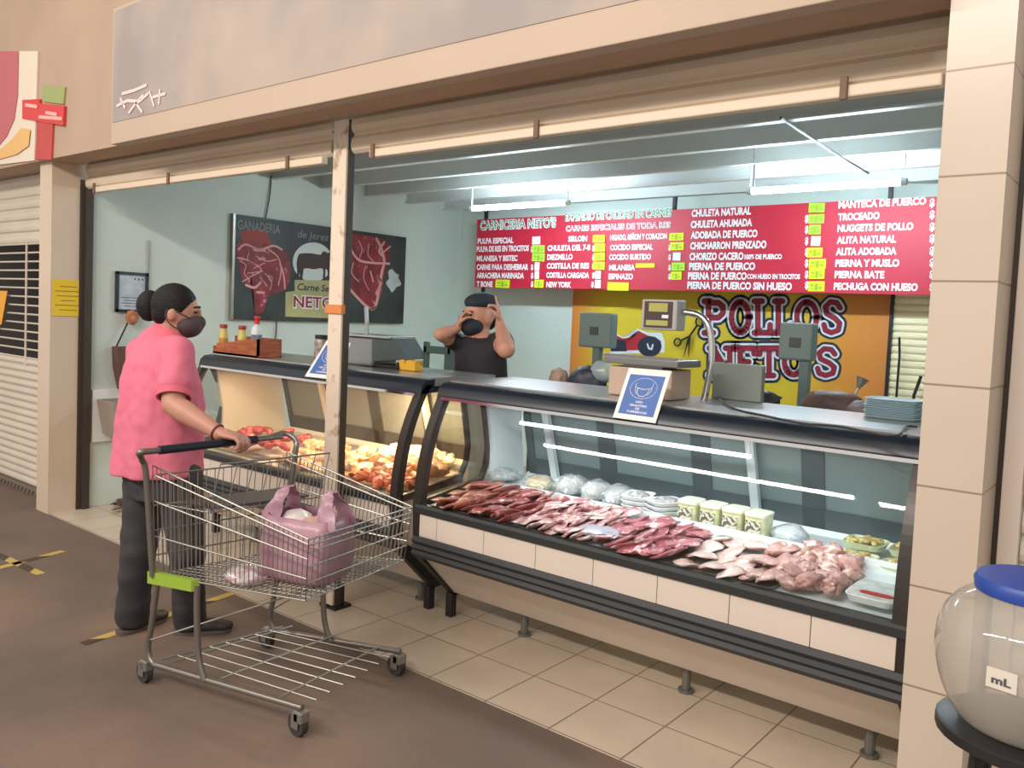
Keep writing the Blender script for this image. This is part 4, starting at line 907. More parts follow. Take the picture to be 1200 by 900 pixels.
wire('hanging_wire', [pl(318, 206, 0, -6.36), pl(316, 230, 0, -6.355), pl(311, 257, 0, -6.355)], 0.006, 'thin wire hanging above the steak banner')
wire('hanging_wire', [pl(324, 376, 0, -6.355), pl(323, 395, 0, -6.35), pl(318, 418, 0, -6.35), pl(316, 450, 0, -6.35)], 0.006, 'thin wire hanging below the steak banner')
wire('wall_conduit', [pl(174, 330, 0, -6.36), pl(174.5, 282, 0, -6.36)], 0.006, 'thin vertical conduit on the wall above the shopper', mat('conduit_grey', (150, 156, 148), 0.5), 'conduit')

# ================================================================== COUNTER ITEMS (right)
ZC = 1.2525
# scale
r = empty('weighing_scale', (-1.9, 3.36, ZC), 'beige counter scale with steel pan and a display on a bent pole', 'scale')
mb = MB(); mb.box((-2.06, 3.27, ZC), (-1.735, 3.46, 1.385), 0.008); mb.obj('scale_body', mat('scale_beige', (196, 170, 152), 0.5, var=0.08), r)
mb = MB(); mb.box((-2.08, 3.25, 1.398), (-1.70, 3.48, 1.43), 0.004); mb.box((-2.08, 3.25, 1.43), (-1.70, 3.254, 1.442)); mb.box((-2.0, 3.3, 1.38), (-1.8, 3.42, 1.40)); mb.obj('weighing_pan', mat('pan_steel', (138, 136, 136), 0.3, 0.7), r)
pole = bez([pl(823, 476, 1, 3.45), pl(828, 455, 1, 3.45), pl(834, 420, 1, 3.45), pl(832, 388, 1, 3.45), pl(822, 371, 1, 3.45), pl(804, 366, 1, 3.45), pl(792, 367, 1, 3.45)], 8)
pole[0].z = ZC
mb = MB(); mb.tube(pole, 0.015, 12); mb.obj('pole', M_chrome, r, smooth=True)
a = pl(753, 386, 1, 3.42); b = pl(799, 349, 1, 3.42)
mb = MB(); mb.box((a.x, 3.40, a.z), (b.x - 0.01, 3.49, b.z - 0.01), 0.008); dsp = mb.obj('display', mat('display_grey', (176, 172, 172), 0.45), r)
mb = MB(); mb.box((a.x + 0.018, 3.396, a.z + 0.012), (b.x - 0.032, 3.402, b.z - 0.02)); mb.obj('bezel', mat('bezel_brown', (70, 54, 56), 0.5), dsp)
w = b.x - a.x; h = b.z - a.z
mb = MB(); mb.box((a.x + w * 0.22, 3.393, a.z + h * 0.56), (b.x - w * 0.28, 3.397, a.z + h * 0.82)); mb.box((a.x + w * 0.16, 3.393, a.z + h * 0.14), (b.x - w * 0.26, 3.397, a.z + h * 0.30)); mb.obj('screen', mat('lcd_olive', (176, 172, 96), 0.4), dsp)
mb = MB(); mb.box((b.x - w * 0.42, 3.392, a.z + h * 0.37), (b.x - w * 0.25, 3.397, a.z + h * 0.47)); mb.obj('sticker', M_paper, dsp)
# grey box behind the pole
mb = MB(); mb.box((-1.70, 3.6, ZC), (-1.46, 3.64, 1.42), 0.006); mb.obj('partition_panel', mat('grey_panel', (120, 128, 122), 0.5), label='grey panel standing behind the bent pole of the scale', cat='panel')
# cables on the worktop
wire('cable', [pl(838, 462, 2, ZC + 0.006), pl(858, 478, 2, ZC + 0.006), pl(895, 487, 2, ZC + 0.006), pl(940, 496, 2, ZC + 0.006), pl(985, 500, 2, ZC + 0.006), pl(1030, 509, 2, ZC + 0.006), pl(1052, 510, 2, ZC + 0.006), pl(1062, 500, 2, ZC + 0.006), pl(1075, 500, 2, ZC + 0.006)], 0.005, 'black power cable snaking along the steel worktop')
# stacked foam trays
r = empty('tray_stack', (-0.9, 3.55, ZC), 'stack of empty pale foam trays on the counter by the pillar', 'tray')
for k in range(9):
    c = V((-0.885, 3.545, ZC + 0.001 + k * 0.0085)); sx = 0.105 + rnd.uniform(-0.003, 0.003)
    mb = MB(); mb.ring([oring(c, X * sx * 0.86, Y * 0.07, 24, 5), oring(c + Z * 0.009, X * sx, Y * 0.085, 24, 5), oring(c + Z * 0.0095, X * sx * 0.95, Y * 0.08, 24, 5), oring(c + Z * 0.003, X * sx * 0.85, Y * 0.068, 24, 5)]); mb.obj('foam_tray', mat('foam_blue', (190, 212, 220), 0.5), r)
# plastic dome bag + dark packages behind counter (on the rear bench)
mb = MB(); mb.box((-5.6, 4.15, 0.9), (-5.58, 4.2, 0.95)); mb.bm.free()
r = empty('work_bench', (-2.4, 4.25, 0), 'low steel bench behind the counter carrying dark goods', 'bench')
mb = MB(); mb.box((-3.13, 4.0, 1.00), (-1.0, 4.5, 1.03), 0.004); mb.obj('bench_top', mat('bench_grey', (92, 96, 98), 0.4, 0.5), r)
for xx, yy in ((-3.08, 4.05), (-3.08, 4.45), (-1.05, 4.05), (-1.05, 4.45)):
    mb = MB(); mb.box((xx - 0.02, yy - 0.02, 0.004), (xx + 0.02, yy + 0.02, 1.0)); mb.obj('leg', mat('bench_grey', (92, 96, 98), 0.4, 0.5), r)
def blob(name, px, py, d, rx, ry, rz, m, label, cat, seed, floor_z=None):
    p = dep(px, py, d); mb = lump(rx, ry, rz, seed, 0.22, 3)
    zf = 1.031 if floor_z is None else floor_z
    lo = min(v.co.z for v in mb.bm.verts); k_ = max(1.0, (p.z - zf) / -lo)
    for v in mb.bm.verts: v.co = V((v.co.x, v.co.y, v.co.z * (k_ if v.co.z < 0 else 1))) + p; v.co.z = max(v.co.z, zf)
    return mb.obj(name, m, smooth=True, label=label, cat=cat)
p = dep(706, 436, 4.9)
r = empty('light_globe', p, 'clear grey plastic dome with a white tip by the beige scale', 'dome')
mb = lump(0.082, 0.068, 0.068, 3, 0.12)
for v in mb.bm.verts: v.co += p
mb.obj('dome', glassmat('cloudy_plastic', (0.9, 0.95, 0.96), 0.12, 0.1, haze=0.6, hazecol=(0.5, 0.6, 0.62)), r, smooth=True)
mb = MB(); mb.ell(p + AR * -0.06 + AD * 0.015, (0.025, 0.03, 0.022)); mb.obj('tip', M_white, r, smooth='all')
mb = MB(); mb.tube([p + V((0, 0, -0.05)), V((p.x, p.y, 1.031))], 0.03, 10); mb.obj('stem', M_dark, r)
blob('goods_bag', 688, 446, 4.95, 0.12, 0.08, 0.085, mat('navy_bag', (34, 38, 56), 0.5, rgb2=(70, 74, 90), vscale=30), 'dark navy bag of goods left of the plastic dome', 'bag', 4)
blob('goods_bag', 655, 444, 5.05, 0.06, 0.055, 0.065, mat('tan_pack', (178, 150, 130), 0.6, var=0.2), 'tan paper packet left of the navy bag', 'bag', 5)
blob('goods_bag', 880, 466, 4.2, 0.15, 0.08, 0.05, mat('black_bag', (42, 42, 44), 0.4, rgb2=(70, 66, 64), vscale=10), 'low black heap behind the counter under the big lettering', 'bag', 6)
blob('goods_bag', 978, 477, 4.15, 0.16, 0.09, 0.085, mat('brown_sack', (112, 82, 76), 0.6, rgb2=(70, 54, 54), vscale=7), 'brown sack humped behind the counter left of the foam trays', 'bag', 7)
blob('goods_bag', 1007, 484, 4.0, 0.06, 0.06, 0.06, mat('grey_sack', (128, 112, 110), 0.6, var=0.2), 'small grey sack beside the brown sack', 'bag', 8)
p = dep(1005, 462, 4.25); mb = MB(); q = (AR * 0.5 - AD * 1.0).normalized()
mb.lathe([(0.006, -0.30), (0.008, 0.0), (0.03, 0.05), (0.034, 0.055)], p + Z * 0.03, 16, axis=q.normalized()); mb.obj('metal_funnel', M_zinc, label='small grey funnel sticking up behind the sacks', cat='funnel')
# dark box and hook items near cashier
a = pl(490, 440, 1, 3.4)
# display heads of two scales on poles (behind counter)
def pole_display(xa, xb, ya, yb, label, yy, px_pole):
    a = pl(xa, yb, 1, yy); b = pl(xb, ya, 1, yy)
    r = empty('scale_display', ((a.x + b.x) / 2, yy, 1.03), label, 'scale')
    mb = MB(); mb.box((a.x, yy, a.z), (b.x, yy + 0.09, b.z), 0.012); o = mb.obj('housing', mat('housing_grey', (104, 122, 118), 0.5), r)
    mb = MB(); cx = (a.x + b.x) / 2; cz = (a.z + b.z) / 2; mb.box((cx - 0.03, yy - 0.004, cz - 0.03), (cx + 0.03, yy + 0.002, cz + 0.02)); mb.obj('port_cover', mat('port_dark', (60, 66, 70), 0.5), o)
    c = pl(px_pole, (ya + yb) / 2, 1, yy)
    mb = MB(); mb.box((c.x - 0.025, yy + 0.02, 1.031), (c.x + 0.025, yy + 0.07, a.z + 0.02), 0.004); mb.obj('pole', mat('pole_grey', (92, 108, 106), 0.5), r)
    mb = MB(); mb.box((c.x - 0.1, yy - 0.06, 1.030), (c.x + 0.1, yy + 0.12, 1.05), 0.004); mb.obj('base_plate', M_dark, r)
pole_display(677, 716, 367, 406, 'grey scale display box in front of the orange end of the banner', 4.32, 697)
pole_display(911, 953, 379, 421, 'grey scale display box standing before the big maroon letters', 4.25, 942)
# yellow handle things beneath display: small yellow scissors / ring pulls omitted; ring of scissors on banner
mb = MB(); PV = pl(808, 394, 1, 6.84)
for cx_, cy_, rr in ((820, 377, 4.6), (794, 401, 3.8)):
    P = [pl(cx_ + rr * math.cos(t * math.pi / 8), cy_ + rr * 1.15 * math.sin(t * math.pi / 8), 1, 6.84) for t in range(16)]
    mb.tube(P, 0.008, 6, closed=True); c_ = pl(cx_, cy_, 1, 6.84); mb.tube([c_ + (PV - c_).normalized() * rr * 0.0072, PV], 0.009, 6)
for qx in (801, 807): mb.tube([PV, pl(qx, 418, 1, 6.84)], [0.012, 0.003], 6)
mb.obj('scissors', M_dark, label='dark scissors hanging against the yellow banner', cat='scissors')

# ================================================================== COUNTER ITEMS (left)
r = empty('wooden_crate', (-4.86, 3.2, ZC), 'small orange brown wooden crate on the counter before the shopper', 'crate')
x0, x1, ya, yb, zt_ = -5.10, -4.61, 3.12, 3.30, ZC + 0.12
mb = MB()
mb.ring([[V((x0 - 0.03, ya, ZC)), V((x1, ya, ZC)), V((x1, ya + 0.014, ZC)), V((x0 - 0.03, ya + 0.014, ZC))], [V((x0 + 0.02, ya, ZC + 0.07)), V((x1, ya, zt_)), V((x1, ya + 0.014, zt_)), V((x0 + 0.02, ya + 0.014, ZC + 0.07))]])
mb.box((x0 - 0.03, yb - 0.014, ZC), (x1, yb, zt_)); mb.box((x1 - 0.014, ya, ZC), (x1, yb, zt_)); mb.box((x0 - 0.03, ya, ZC), (x0 - 0.016, yb, ZC + 0.05)); mb.box((x0 - 0.03, ya, ZC), (x1, yb, ZC + 0.012))
mb.obj('crate_body', mat('orange_wood', (176, 96, 58), 0.6, rgb2=(140, 72, 44), vscale=9, stretch=(1, 1, 6)), r)
def bottle(px, label, m, cap, y=3.19):
    p = pl(px, 410, 1, y); z0 = ZC + 0.013
    r = empty('sauce_bottle', (p.x, y, z0), label, 'bottle', 'sauce bottles in the crate')
    mb = MB(); mb.lathe([(0.026, 0), (0.030, 0.006), (0.030, 0.10), (0.026, 0.125), (0.022, 0.15), (0.022, 0.158)], (p.x, y, z0), 18); mb.obj('bottle_body', m, r, smooth=True)
    mb = MB(); mb.lathe([(0.024, 0), (0.025, 0.004), (0.025, 0.022), (0.022, 0.026)], (p.x, y, z0 + 0.157), 18); mb.obj('cap', cap, r, smooth=True)
    mb = MB(); mb.lathe([(0.0306, 0), (0.0306, 0.055)], (p.x, y, z0 + 0.035), 18); mb.obj('bottle_label', mat('label_gold', (206, 150, 66), 0.5, rgb2=(176, 110, 50), vscale=30), r)
M_sauce = mat('sauce_yellow', (212, 196, 110), 0.3, var=0.15, vscale=20); M_capr = mat('cap_red', (158, 40, 34), 0.45)
bottle(261.5, 'yellow sauce bottle with red cap at the left of the crate', M_sauce, M_capr)
bottle(283.5, 'yellow sauce bottle with red cap at the right of the crate', M_sauce, M_capr)
p = pl(300, 420, 1, 3.17); r = empty('sanitizer_bottle', (p.x, 3.17, ZC), 'clear white bottle with red pump and dark label beside the crate', 'bottle')
mb = MB(); mb.lathe([(0.03, 0), (0.035, 0.008), (0.035, 0.17), (0.028, 0.195), (0.014, 0.205), (0.014, 0.22)], (p.x, 3.17, ZC), 20); mb.obj('bottle_body', mat('clear_white', (206, 216, 218), 0.25), r, smooth=True)
mb = MB(); mb.lathe([(0.018, 0), (0.018, 0.022), (0.01, 0.026), (0.01, 0.035)], (p.x, 3.17, ZC + 0.215), 16); mb.box((p.x - 0.012, 3.155, ZC + 0.248), (p.x + 0.022, 3.185, ZC + 0.266), 0.003); mb.obj('pump', mat('pump_red', (206, 44, 46), 0.4), r)
mb = MB(); mb.lathe([(0.0356, 0), (0.0356, 0.06)], (p.x, 3.17, ZC + 0.085), 20); mb.obj('bottle_label', mat('label_dark', (66, 82, 92), 0.5, rgb2=(130, 140, 150), vscale=60), r)
# left scale behind the post
yy = 3.34; r = empty('weighing_scale', (-3.8, yy, ZC), 'silver counter scale with dark hood behind the cream post', 'scale')
a = pl(404, 427, 1, yy); b = pl(437, 396, 1, yy)
mb = MB(); mb.box((a.x, yy, ZC), (b.x, yy + 0.2, b.z), 0.012); mb.obj('scale_body', mat('scale_silver', (146, 148, 148), 0.35, 0.5), r)
mb = MB(); P = [pl(436, 423, 1, yy), pl(478, 421, 1, yy), pl(464, 397, 1, yy), pl(436, 395, 1, yy)]; mb.slab(P, (0, 0.16, 0)); mb.obj('hood', mat('hood_dark', (72, 82, 82), 0.4), r)
mb = MB(); mb.box((b.x, yy + 0.02, ZC), (b.x + 0.26, yy + 0.16, ZC + 0.018), 0.003); mb.ell((b.x + 0.2, yy + 0.02, ZC + 0.02), (0.012, 0.012, 0.022)); mb.obj('base_plate', M_dark, r)
a = pl(404, 393, 1, yy); mb = MB(); mb.box((a.x - 0.01, yy - 0.02, a.z), (a.x + 0.42, yy + 0.2, a.z + 0.014), 0.003); mb.obj('weighing_pan', M_steel, r)
P = [pl(430, 395, 1, yy + 0.1), pl(430, 378, 1, yy + 0.1), pl(429, 360, 1, yy + 0.1)]
mb = MB(); mb.tube(P, 0.013, 10); mb.obj('pole', mat('pole_silver', (168, 170, 176), 0.3, 0.6), r)
p = pl(376, 425, 1, 3.4); r = empty('glass_jar', (p.x, 3.4, ZC), 'small glass jar with dark lid left of the cream post', 'jar')
mb = MB(); mb.lathe([(0.04, 0), (0.045, 0.01), (0.045, 0.12), (0.036, 0.14)], (p.x, 3.4, ZC), 18); mb.obj('jar_body', mat('jar_content', (176, 164, 154), 0.3, rgb2=(112, 92, 86), vscale=25), r, smooth=True)
mb = MB(); mb.lathe([(0.042, 0), (0.042, 0.025)], (p.x, 3.4, ZC + 0.138), 18); mb.obj('lid', M_dark, r)
a = pl(470, 438, 1, 3.36); mb = MB(); mb.box((a.x, 3.34, ZC), (a.x + 0.13, 3.41, ZC + 0.062), 0.006)
o = mb.obj('yellow_box', mat('box_yellow', (226, 172, 44), 0.5, rgb2=(150, 110, 40), vscale=22, lo=0.36, hi=0.42), label='small yellow box on the counter beside the dark hood', cat='box')
# chair back
yy = 4.75; r = empty('plastic_chair', (-4.5, yy + 0.2, 0.004), 'dark green plastic chair behind the counter left of the cashier', 'chair')
M_ch = mat('chair_green', (66, 88, 84), 0.5)
a = pl(496, 400, 1, yy); b = pl(524, 400, 1, yy)
for xx in (a.x, b.x): mb = MB(); mb.box((xx, yy, 0.004), (xx + 0.045, yy + 0.04, a.z), 0.008); mb.obj('back_post', M_ch, r)
zc = pl(508, 410, 1, yy).z
mb = MB(); mb.box((a.x, yy, zc - 0.03), (b.x + 0.045, yy + 0.03, zc + 0.03), 0.006); mb.obj('backrest_rail', M_ch, r)
mb = MB(); mb.box((b.x - 0.03, yy + 0.002, 0.5), (b.x + 0.09, yy + 0.03, a.z - 0.01), 0.006); mb.obj('back_slat', M_ch, r)
mb = MB(); mb.box((a.x, yy, 0.42), (b.x + 0.045, yy + 0.42, 0.46), 0.008); mb.obj('seat', M_ch, r)
for xx in (a.x, b.x): mb = MB(); mb.box((xx, yy + 0.38, 0.004), (xx + 0.045, yy + 0.42, 0.42), 0.006); mb.obj('leg', M_ch, r)

# ================================================================== LEFT WALL CLUTTER
r = empty('hand_basin', (XLW + 0.14, 3.0, 0.5), 'white wall basin with grey front behind the shopper', 'basin')
mb = MB(); mb.box((XLW + 0.002, 2.87, 0.50), (XLW + 0.03, 3.3, 0.90), 0.004); mb.obj('back_plate', M_white, r)
mb = MB(); mb.ring([oring((XLW + 0.17, 3.08, 0.57), X * 0.12, Y * 0.16, 24, 6), oring((XLW + 0.17, 3.08, 0.83), X * 0.15, Y * 0.2, 24, 6), oring((XLW + 0.17, 3.08, 0.83), X * 0.13, Y * 0.18, 24, 6), oring((XLW + 0.17, 3.08, 0.62), X * 0.1, Y * 0.14, 24, 6)]); mb.obj('bowl', mat('basin_grey', (150, 136, 124), 0.4), r)
mb = MB(); mb.tube(bez([(XLW + 0.17, 3.08, 0.58), (XLW + 0.17, 3.1, 0.40), (XLW + 0.14, 3.2, 0.22), (XLW + 0.02, 3.25, 0.15)], 6), 0.022, 10); mb.obj('drain_pipe', mat('pipe_grey', (150, 138, 128), 0.5), r, smooth=True)
r = empty('shoulder_bag', (XLW + 0.06, 3.08, 0.95), 'brown bag hanging by a strap on the wall behind the shopper', 'bag')
q0 = pl(131, 406, 0, -6.33); q1 = pl(152, 455, 0, -6.33)
mb = MB(); mb.ring([oring((XLW + 0.05, q0.y + 0.11, q1.z), X * 0.035, Y * 0.06, 20, 4), oring((XLW + 0.06, q0.y + 0.10, (q0.z + q1.z) / 2), X * 0.05, Y * 0.09, 20, 4), oring((XLW + 0.05, q0.y + 0.1, q0.z), X * 0.03, Y * 0.1, 20, 4)]); mb.obj('bag_body', mat('bag_brown', (96, 66, 56), 0.6, var=0.2, vscale=12), r, smooth=True)
mb = MB(); mb.tube([(XLW + 0.05, q0.y + 0.03, q0.z), pl(148, 382, 0, -6.33), pl(153, 368, 0, -6.34)], 0.006, 6); mb.obj('strap', M_dark, r)
p = pl(155, 372, 0, -6.31); mb = lump(0.03, 0.05, 0.055, 5, 0.35)
for v in mb.bm.verts: v.co += p
mb.obj('wall_ornament', mat('orange_ornament', (206, 136, 92), 0.6, rgb2=(150, 90, 70), vscale=18), smooth=True, label='small orange ornament on the wall under the certificate', cat='ornament')
p = pl(140, 596, 2, 0.01); mb = MB()
for k in range(14):
    l = lump(0.05, 0.02, 0.006, k, 0.5, 2); qq = Matrix.Rotation(rnd.uniform(0, 6), 3, 'Z') @ Matrix.Rotation(rnd.uniform(-0.6, 0.6), 3, 'X'); t = p + V((rnd.uniform(-0.09, 0.09), rnd.uniform(-0.05, 0.1), rnd.uniform(0.012, 0.05)))
    for v in l.bm.verts: v.co = qq @ v.co + t; v.co.z = max(v.co.z, 0.005)
    mb.merge(l.bm)
tag(mb.obj('dry_leaves', mat('leaf_brown', (112, 84, 66), 0.8, rgb2=(76, 58, 48), vscale=10), smooth=True), 'small heap of dry brown litter on the tiles by the wall', 'litter', kind='stuff')

# ================================================================== FLOOR TAPES
def hazard():
    if 'hazard_tape' in MATS: return MATS['hazard_tape']
    m = mat('hazard_tape', (214, 178, 60), 0.5); nt = m.node_tree; b = nt.nodes['Principled BSDF']
    tc = nt.nodes.new('ShaderNodeTexCoord'); sp = nt.nodes.new('ShaderNodeSeparateXYZ'); nt.links.new(tc.outputs['Object'], sp.inputs[0])
    ad = nt.nodes.new('ShaderNodeMath'); ad.operation = 'ADD'; nt.links.new(sp.outputs[0], ad.inputs[0]); nt.links.new(sp.outputs[1], ad.inputs[1])
    mo = nt.nodes.new('ShaderNodeMath'); mo.operation = 'PINGPONG'; mo.inputs[1].default_value = 0.16; nt.links.new(ad.outputs[0], mo.inputs[0])
    gt = nt.nodes.new('ShaderNodeMath'); gt.operation = 'GREATER_THAN'; gt.inputs[1].default_value = 0.075; nt.links.new(mo.outputs[0], gt.inputs[0])
    mx = nt.nodes.new('ShaderNodeMix'); mx.data_type = 'RGBA'; nt.links.new(gt.outputs[0], mx.inputs[0]); mx.inputs[6].default_value = (*lin((70, 54, 44)), 1); mx.inputs[7].default_value = (*lin((188, 162, 84)), 1)
    nt.links.new(mx.outputs[2], b.inputs['Base Color']); return m
def tape(p, q, w, label):
    a, b = pl(p[0], p[1], 2, 0.0), pl(q[0], q[1], 2, 0.0); d = b - a; L = d.length; d.normalize(); s = V((-d.y, d.x, 0)) * w / 2
    mb = MB(); mb.slab([V((0, -w / 2, 0)), V((L, -w / 2, 0)), V((L, w / 2, 0)), V((0, w / 2, 0))], (0, 0, 0.0015))
    o = mb.obj('floor_tape', hazard(), origin=(0, 0, 0), label=label, cat='tape'); o.location = (a.x, a.y, 0.0008); o.rotation_euler = (0, 0, math.atan2(d.y, d.x))
tape((-25, 672), (74, 646), 0.05, 'yellow and black floor tape of the cross, rising to the right')
tape((-25, 640), (48, 673), 0.05, 'yellow and black floor tape of the cross, falling to the right')
tape((97, 755), (300, 686), 0.05, 'yellow and black floor tape passing under the shopper feet')

# ================================================================== SHOPPING CART
A = V((-3.20, 1.69, 0.93)); B = V((-3.15, 2.30, 0.93)); Cn = V((-2.43, 1.88, 0.75)); D = V((-2.55, 2.52, 0.75))
A2 = V((-3.22, 1.72, 0.47)); B2 = V((-3.17, 2.28, 0.47)); C2 = V((-2.45, 1.89, 0.515)); D2 = V((-2.57, 2.50, 0.515))
cart = empty('shopping_cart', (-2.85, 2.1, 0), 'steel wire shopping cart with a green corner strip beside the shopper', 'shopping cart')
L3 = lambda a, b, t: a + (b - a) * t
def panel(name, tl, tr, bl, br, nv, hs, rv=0.0022, rh=0.0036, lab=None):
    mb = MB()
    for k in range(nv + 1):
        t = k / nv; mb.tube([L3(bl, br, t), L3(tl, tr, t)], rv, 5)
    for h in hs: mb.tube([L3(bl, tl, h), L3(br, tr, h)], rh, 6)
    return mb.obj(name, M_zinc, cart, label=lab)
panel('side_panel', A, Cn, A2, C2, 34, (0, 0.36, 0.68, 0.92, 1))
panel('side_panel', B, D, B2, D2, 34, (0, 0.36, 0.68, 0.92, 1))
panel('front_panel', Cn, D, C2, D2, 22, (0, 0.28, 0.55, 0.80, 0.9, 1))
panel('rear_gate', A - Z * 0.04, B - Z * 0.04, A2, B2, 16, (0, 0.2, 0.45, 0.7, 1))
mb = MB()
for k in range(27): t = k / 26; mb.tube([L3(A2, C2, t), L3(B2, D2, t)], 0.0022, 5)
for k in range(17): t = k / 16; mb.tube([L3(A2, B2, t), L3(C2, D2, t)], 0.0022, 5)
mb.obj('basket_floor', M_zinc, cart)
# handle arch
hA = V((-3.14, 1.605, 1.0)); hB = V((-3.17, 2.28, 1.0))
mb = MB(); mb.tube(bez([A2 + V((0.01, -0.015, 0)), A + V((-0.01, -0.02, -0.05)), A + V((-0.0, -0.045, 0.03)), hA, hA + Y * 0.05], 8), 0.0125, 10); mb.tube(bez([B2 + V((0.01, 0.015, 0)), B + V((0.03, 0.02, -0.03)), B + V((0.025, 0.03, 0.05)), hB + V((0.0, 0.02, 0.012)), hB - Y * 0.06], 8), 0.0125, 10)
mb.tube([hA, hB], 0.0125, 10); mb.obj('handle_frame', mat('cart_tube', (132, 126, 120), 0.35, 0.7), cart, smooth=True)
mb = MB(); mb.tube([L3(hA, hB, 0.12), L3(hA, hB, 0.80)], 0.018, 12); mb.obj('handle_grip', M_black, cart, smooth=True, label='black handle grip')
# child seat
mb = MB(); s0 = L3(A, A2, 0.35) + V((0.03, 0.03, 0)); s1 = L3(B, B2, 0.35) + V((0.03, -0.03, 0)); f0 = s0 + V((0.24, 0.06, 0)); f1 = s1 + V((0.24, 0.02, 0))
for k in range(9): mb.tube([L3(s0, s1, k / 8), L3(f0, f1, k / 8)], 0.0025, 5)
for k in range(4): mb.tube([L3(s0, f0, k / 3), L3(s1, f1, k / 3)], 0.003, 5)
for k in range(8): mb.tube([L3(f0, f1, k / 7), L3(f0, f1, k / 7) + V((0.05, 0.01, 0.20))], 0.0022, 5)
mb.tube([f0 + V((0.05, 0.01, 0.20)), f1 + V((0.05, 0.01, 0.20))], 0.004, 6)
mb.obj('child_seat', M_zinc, cart)
mb = MB(); mb.slab([s0 + V((0.04, 0.05, 0.006)), f0 + V((-0.01, 0.05, 0.006)), f1 + V((-0.01, -0.05, 0.006)), s1 + V((0.04, -0.05, 0.006))], (0, 0, 0.008)); mb.obj('seat_flap', mat('flap_grey', (70, 68, 66), 0.5), cart)
# green strips
dx = (C2 - A2).normalized()
mb = MB(); g0 = A2 + V((-0.02, -0.022, -0.035)); g1 = A2 + dx * 0.235 + V((0, -0.022, -0.035))
mb.slab([g0, g1, g1 + Z * 0.045, g0 + Z * 0.05], (0.01, 0.03, 0)); mb.obj('corner_strip', mat('lime_green', (140, 170, 56), 0.45), cart, label='lime green plastic strip')
mb = MB(); h0 = B2 + V((-0.02, 0.0, -0.035)); h1 = B2 + dx * 0.235 + V((0, 0.0, -0.035))
mb.slab([h0, h1, h1 + Z * 0.045, h0 + Z * 0.05], (0.0, 0.03, 0)); mb.obj('corner_strip', mat('lime_green', (140, 170, 56), 0.45), cart, label='lime green plastic strip')
# chassis: rear leg, bottom rail, front leg on each side
MT = mat('cart_tube', (132, 126, 120), 0.35, 0.7)
def chassis(P2, F2, s):
    mb = MB(); d = (F2 - P2).normalized(); d.z = 0; d.normalize()
    w = V((-d.y, d.x, 0)) * s
    rear = V((P2.x - 0.045, P2.y, 0.13)); frt = V((F2.x, F2.y, 0)) ; frt.z = 0.11
    mb.tube(bez([P2 + d * 0.02, L3(P2 + d * 0.02, rear, 0.6), rear + V((0, 0, 0.02)), rear + d * 0.03 + V((0, 0, -0.035)), rear + d * 0.12 + V((0, 0, -0.04)), frt], 8), 0.0125, 10)
    m2 = P2 + d * 0.24; mb.tube(bez([m2, m2 + d * 0.0 + Z * -0.1, m2 + d * 0.015 - Z * 0.28, m2 + d * 0.05 - Z * 0.375], 6), 0.0125, 10)
    mb.obj('chassis_side', MT, cart, smooth=True); return rear, frt
ra, fa = chassis(A2, C2, 1); rb, fb = chassis(B2, D2, -1)
mb = MB(); 
for t in (0.18, 0.5, 0.85): mb.tube([L3(ra, fa, t) + Z * 0.0, L3(rb, fb, t) + Z * 0.0], 0.005, 6)
for k in range(1, 8): mb.tube([L3(ra, rb, k / 8) + V((0.1, 0, 0.0)), L3(fa, fb, k / 8)], 0.0028, 5)
mb.tube([ra + V((0.1, 0, 0)), rb + V((0.1, 0, 0))], 0.005, 6); mb.obj('bottom_rack', M_zinc, cart)
mb = MB(); mb.tube([L3(ra, rb, 0.0) + V((0.02, 0, 0.06)), L3(A2, C2, 0.78) + V((0, 0.3, -0.02))], 0.004, 6); mb.tube([L3(ra, rb, 1.0) + V((0.02, 0, 0.06)), L3(B2, D2, 0.75) + V((0, -0.2, -0.02))], 0.004, 6); mb.obj('brace', M_zinc, cart)
for c0 in (ra + V((-0.0, 0, 0)), rb + V((0.0, 0, 0)), fa, fb):
    cx, cyy = c0.x - 0.01, c0.y
    mb = MB(); mb.box((cx - 0.018, cyy - 0.022, 0.055), (cx + 0.03, cyy + 0.022, 0.10), 0.006); mb.box((cx - 0.03, cyy - 0.022, 0.03), (cx + 0.01, cyy - 0.017, 0.09), 0.002); mb.box((cx - 0.03, cyy + 0.017, 0.03), (cx + 0.01, cyy + 0.022, 0.09), 0.002); cs = mb.obj('caster', M_zinc, cart)
    mb = MB(); mb.tube([(cx - 0.012, cyy - 0.014, 0.045), (cx - 0.012, cyy + 0.014, 0.045)], 0.045, 18); mb.obj('wheel', mat('wheel_dark', (54, 50, 48), 0.6), cs)

# bag in the cart --------------------------------------------------------------
bc = V((-2.665, 2.06, 0.505))
M_bag = mat('mauve_plastic', (178, 140, 152), 0.35, rgb2=(146, 104, 120), vscale=6, bump=0.5, bscale=16, stretch=(1, 1, 0.35))
fx, fy = V((0.96, 0.27, 0)), V((-0.27, 0.96, 0))
r = empty('carrier_bag', bc, 'mauve plastic carrier bag full of groceries standing in the cart', 'bag')
prof = [(0.0, 0.125, 0.10), (0.02, 0.155, 0.125), (0.08, 0.165, 0.135), (0.16, 0.165, 0.13), (0.22, 0.158, 0.12), (0.255, 0.15, 0.105)]
mb = MB(); rings = []
for zz, a, b in prof:
    R = oring(bc + Z * (zz + 0.014), fx * a, fy * b, 40, 4.5)
    rings.append([p + (p - bc - Z * p.z).normalized() * 0 + fx * 0.008 * noise.noise(p * 22) + fy * 0.008 * noise.noise(p * 19 + V((5, 0, 0))) for p in R])
vs = [[mb.bm.verts.new(p) for p in R] for R in rings]
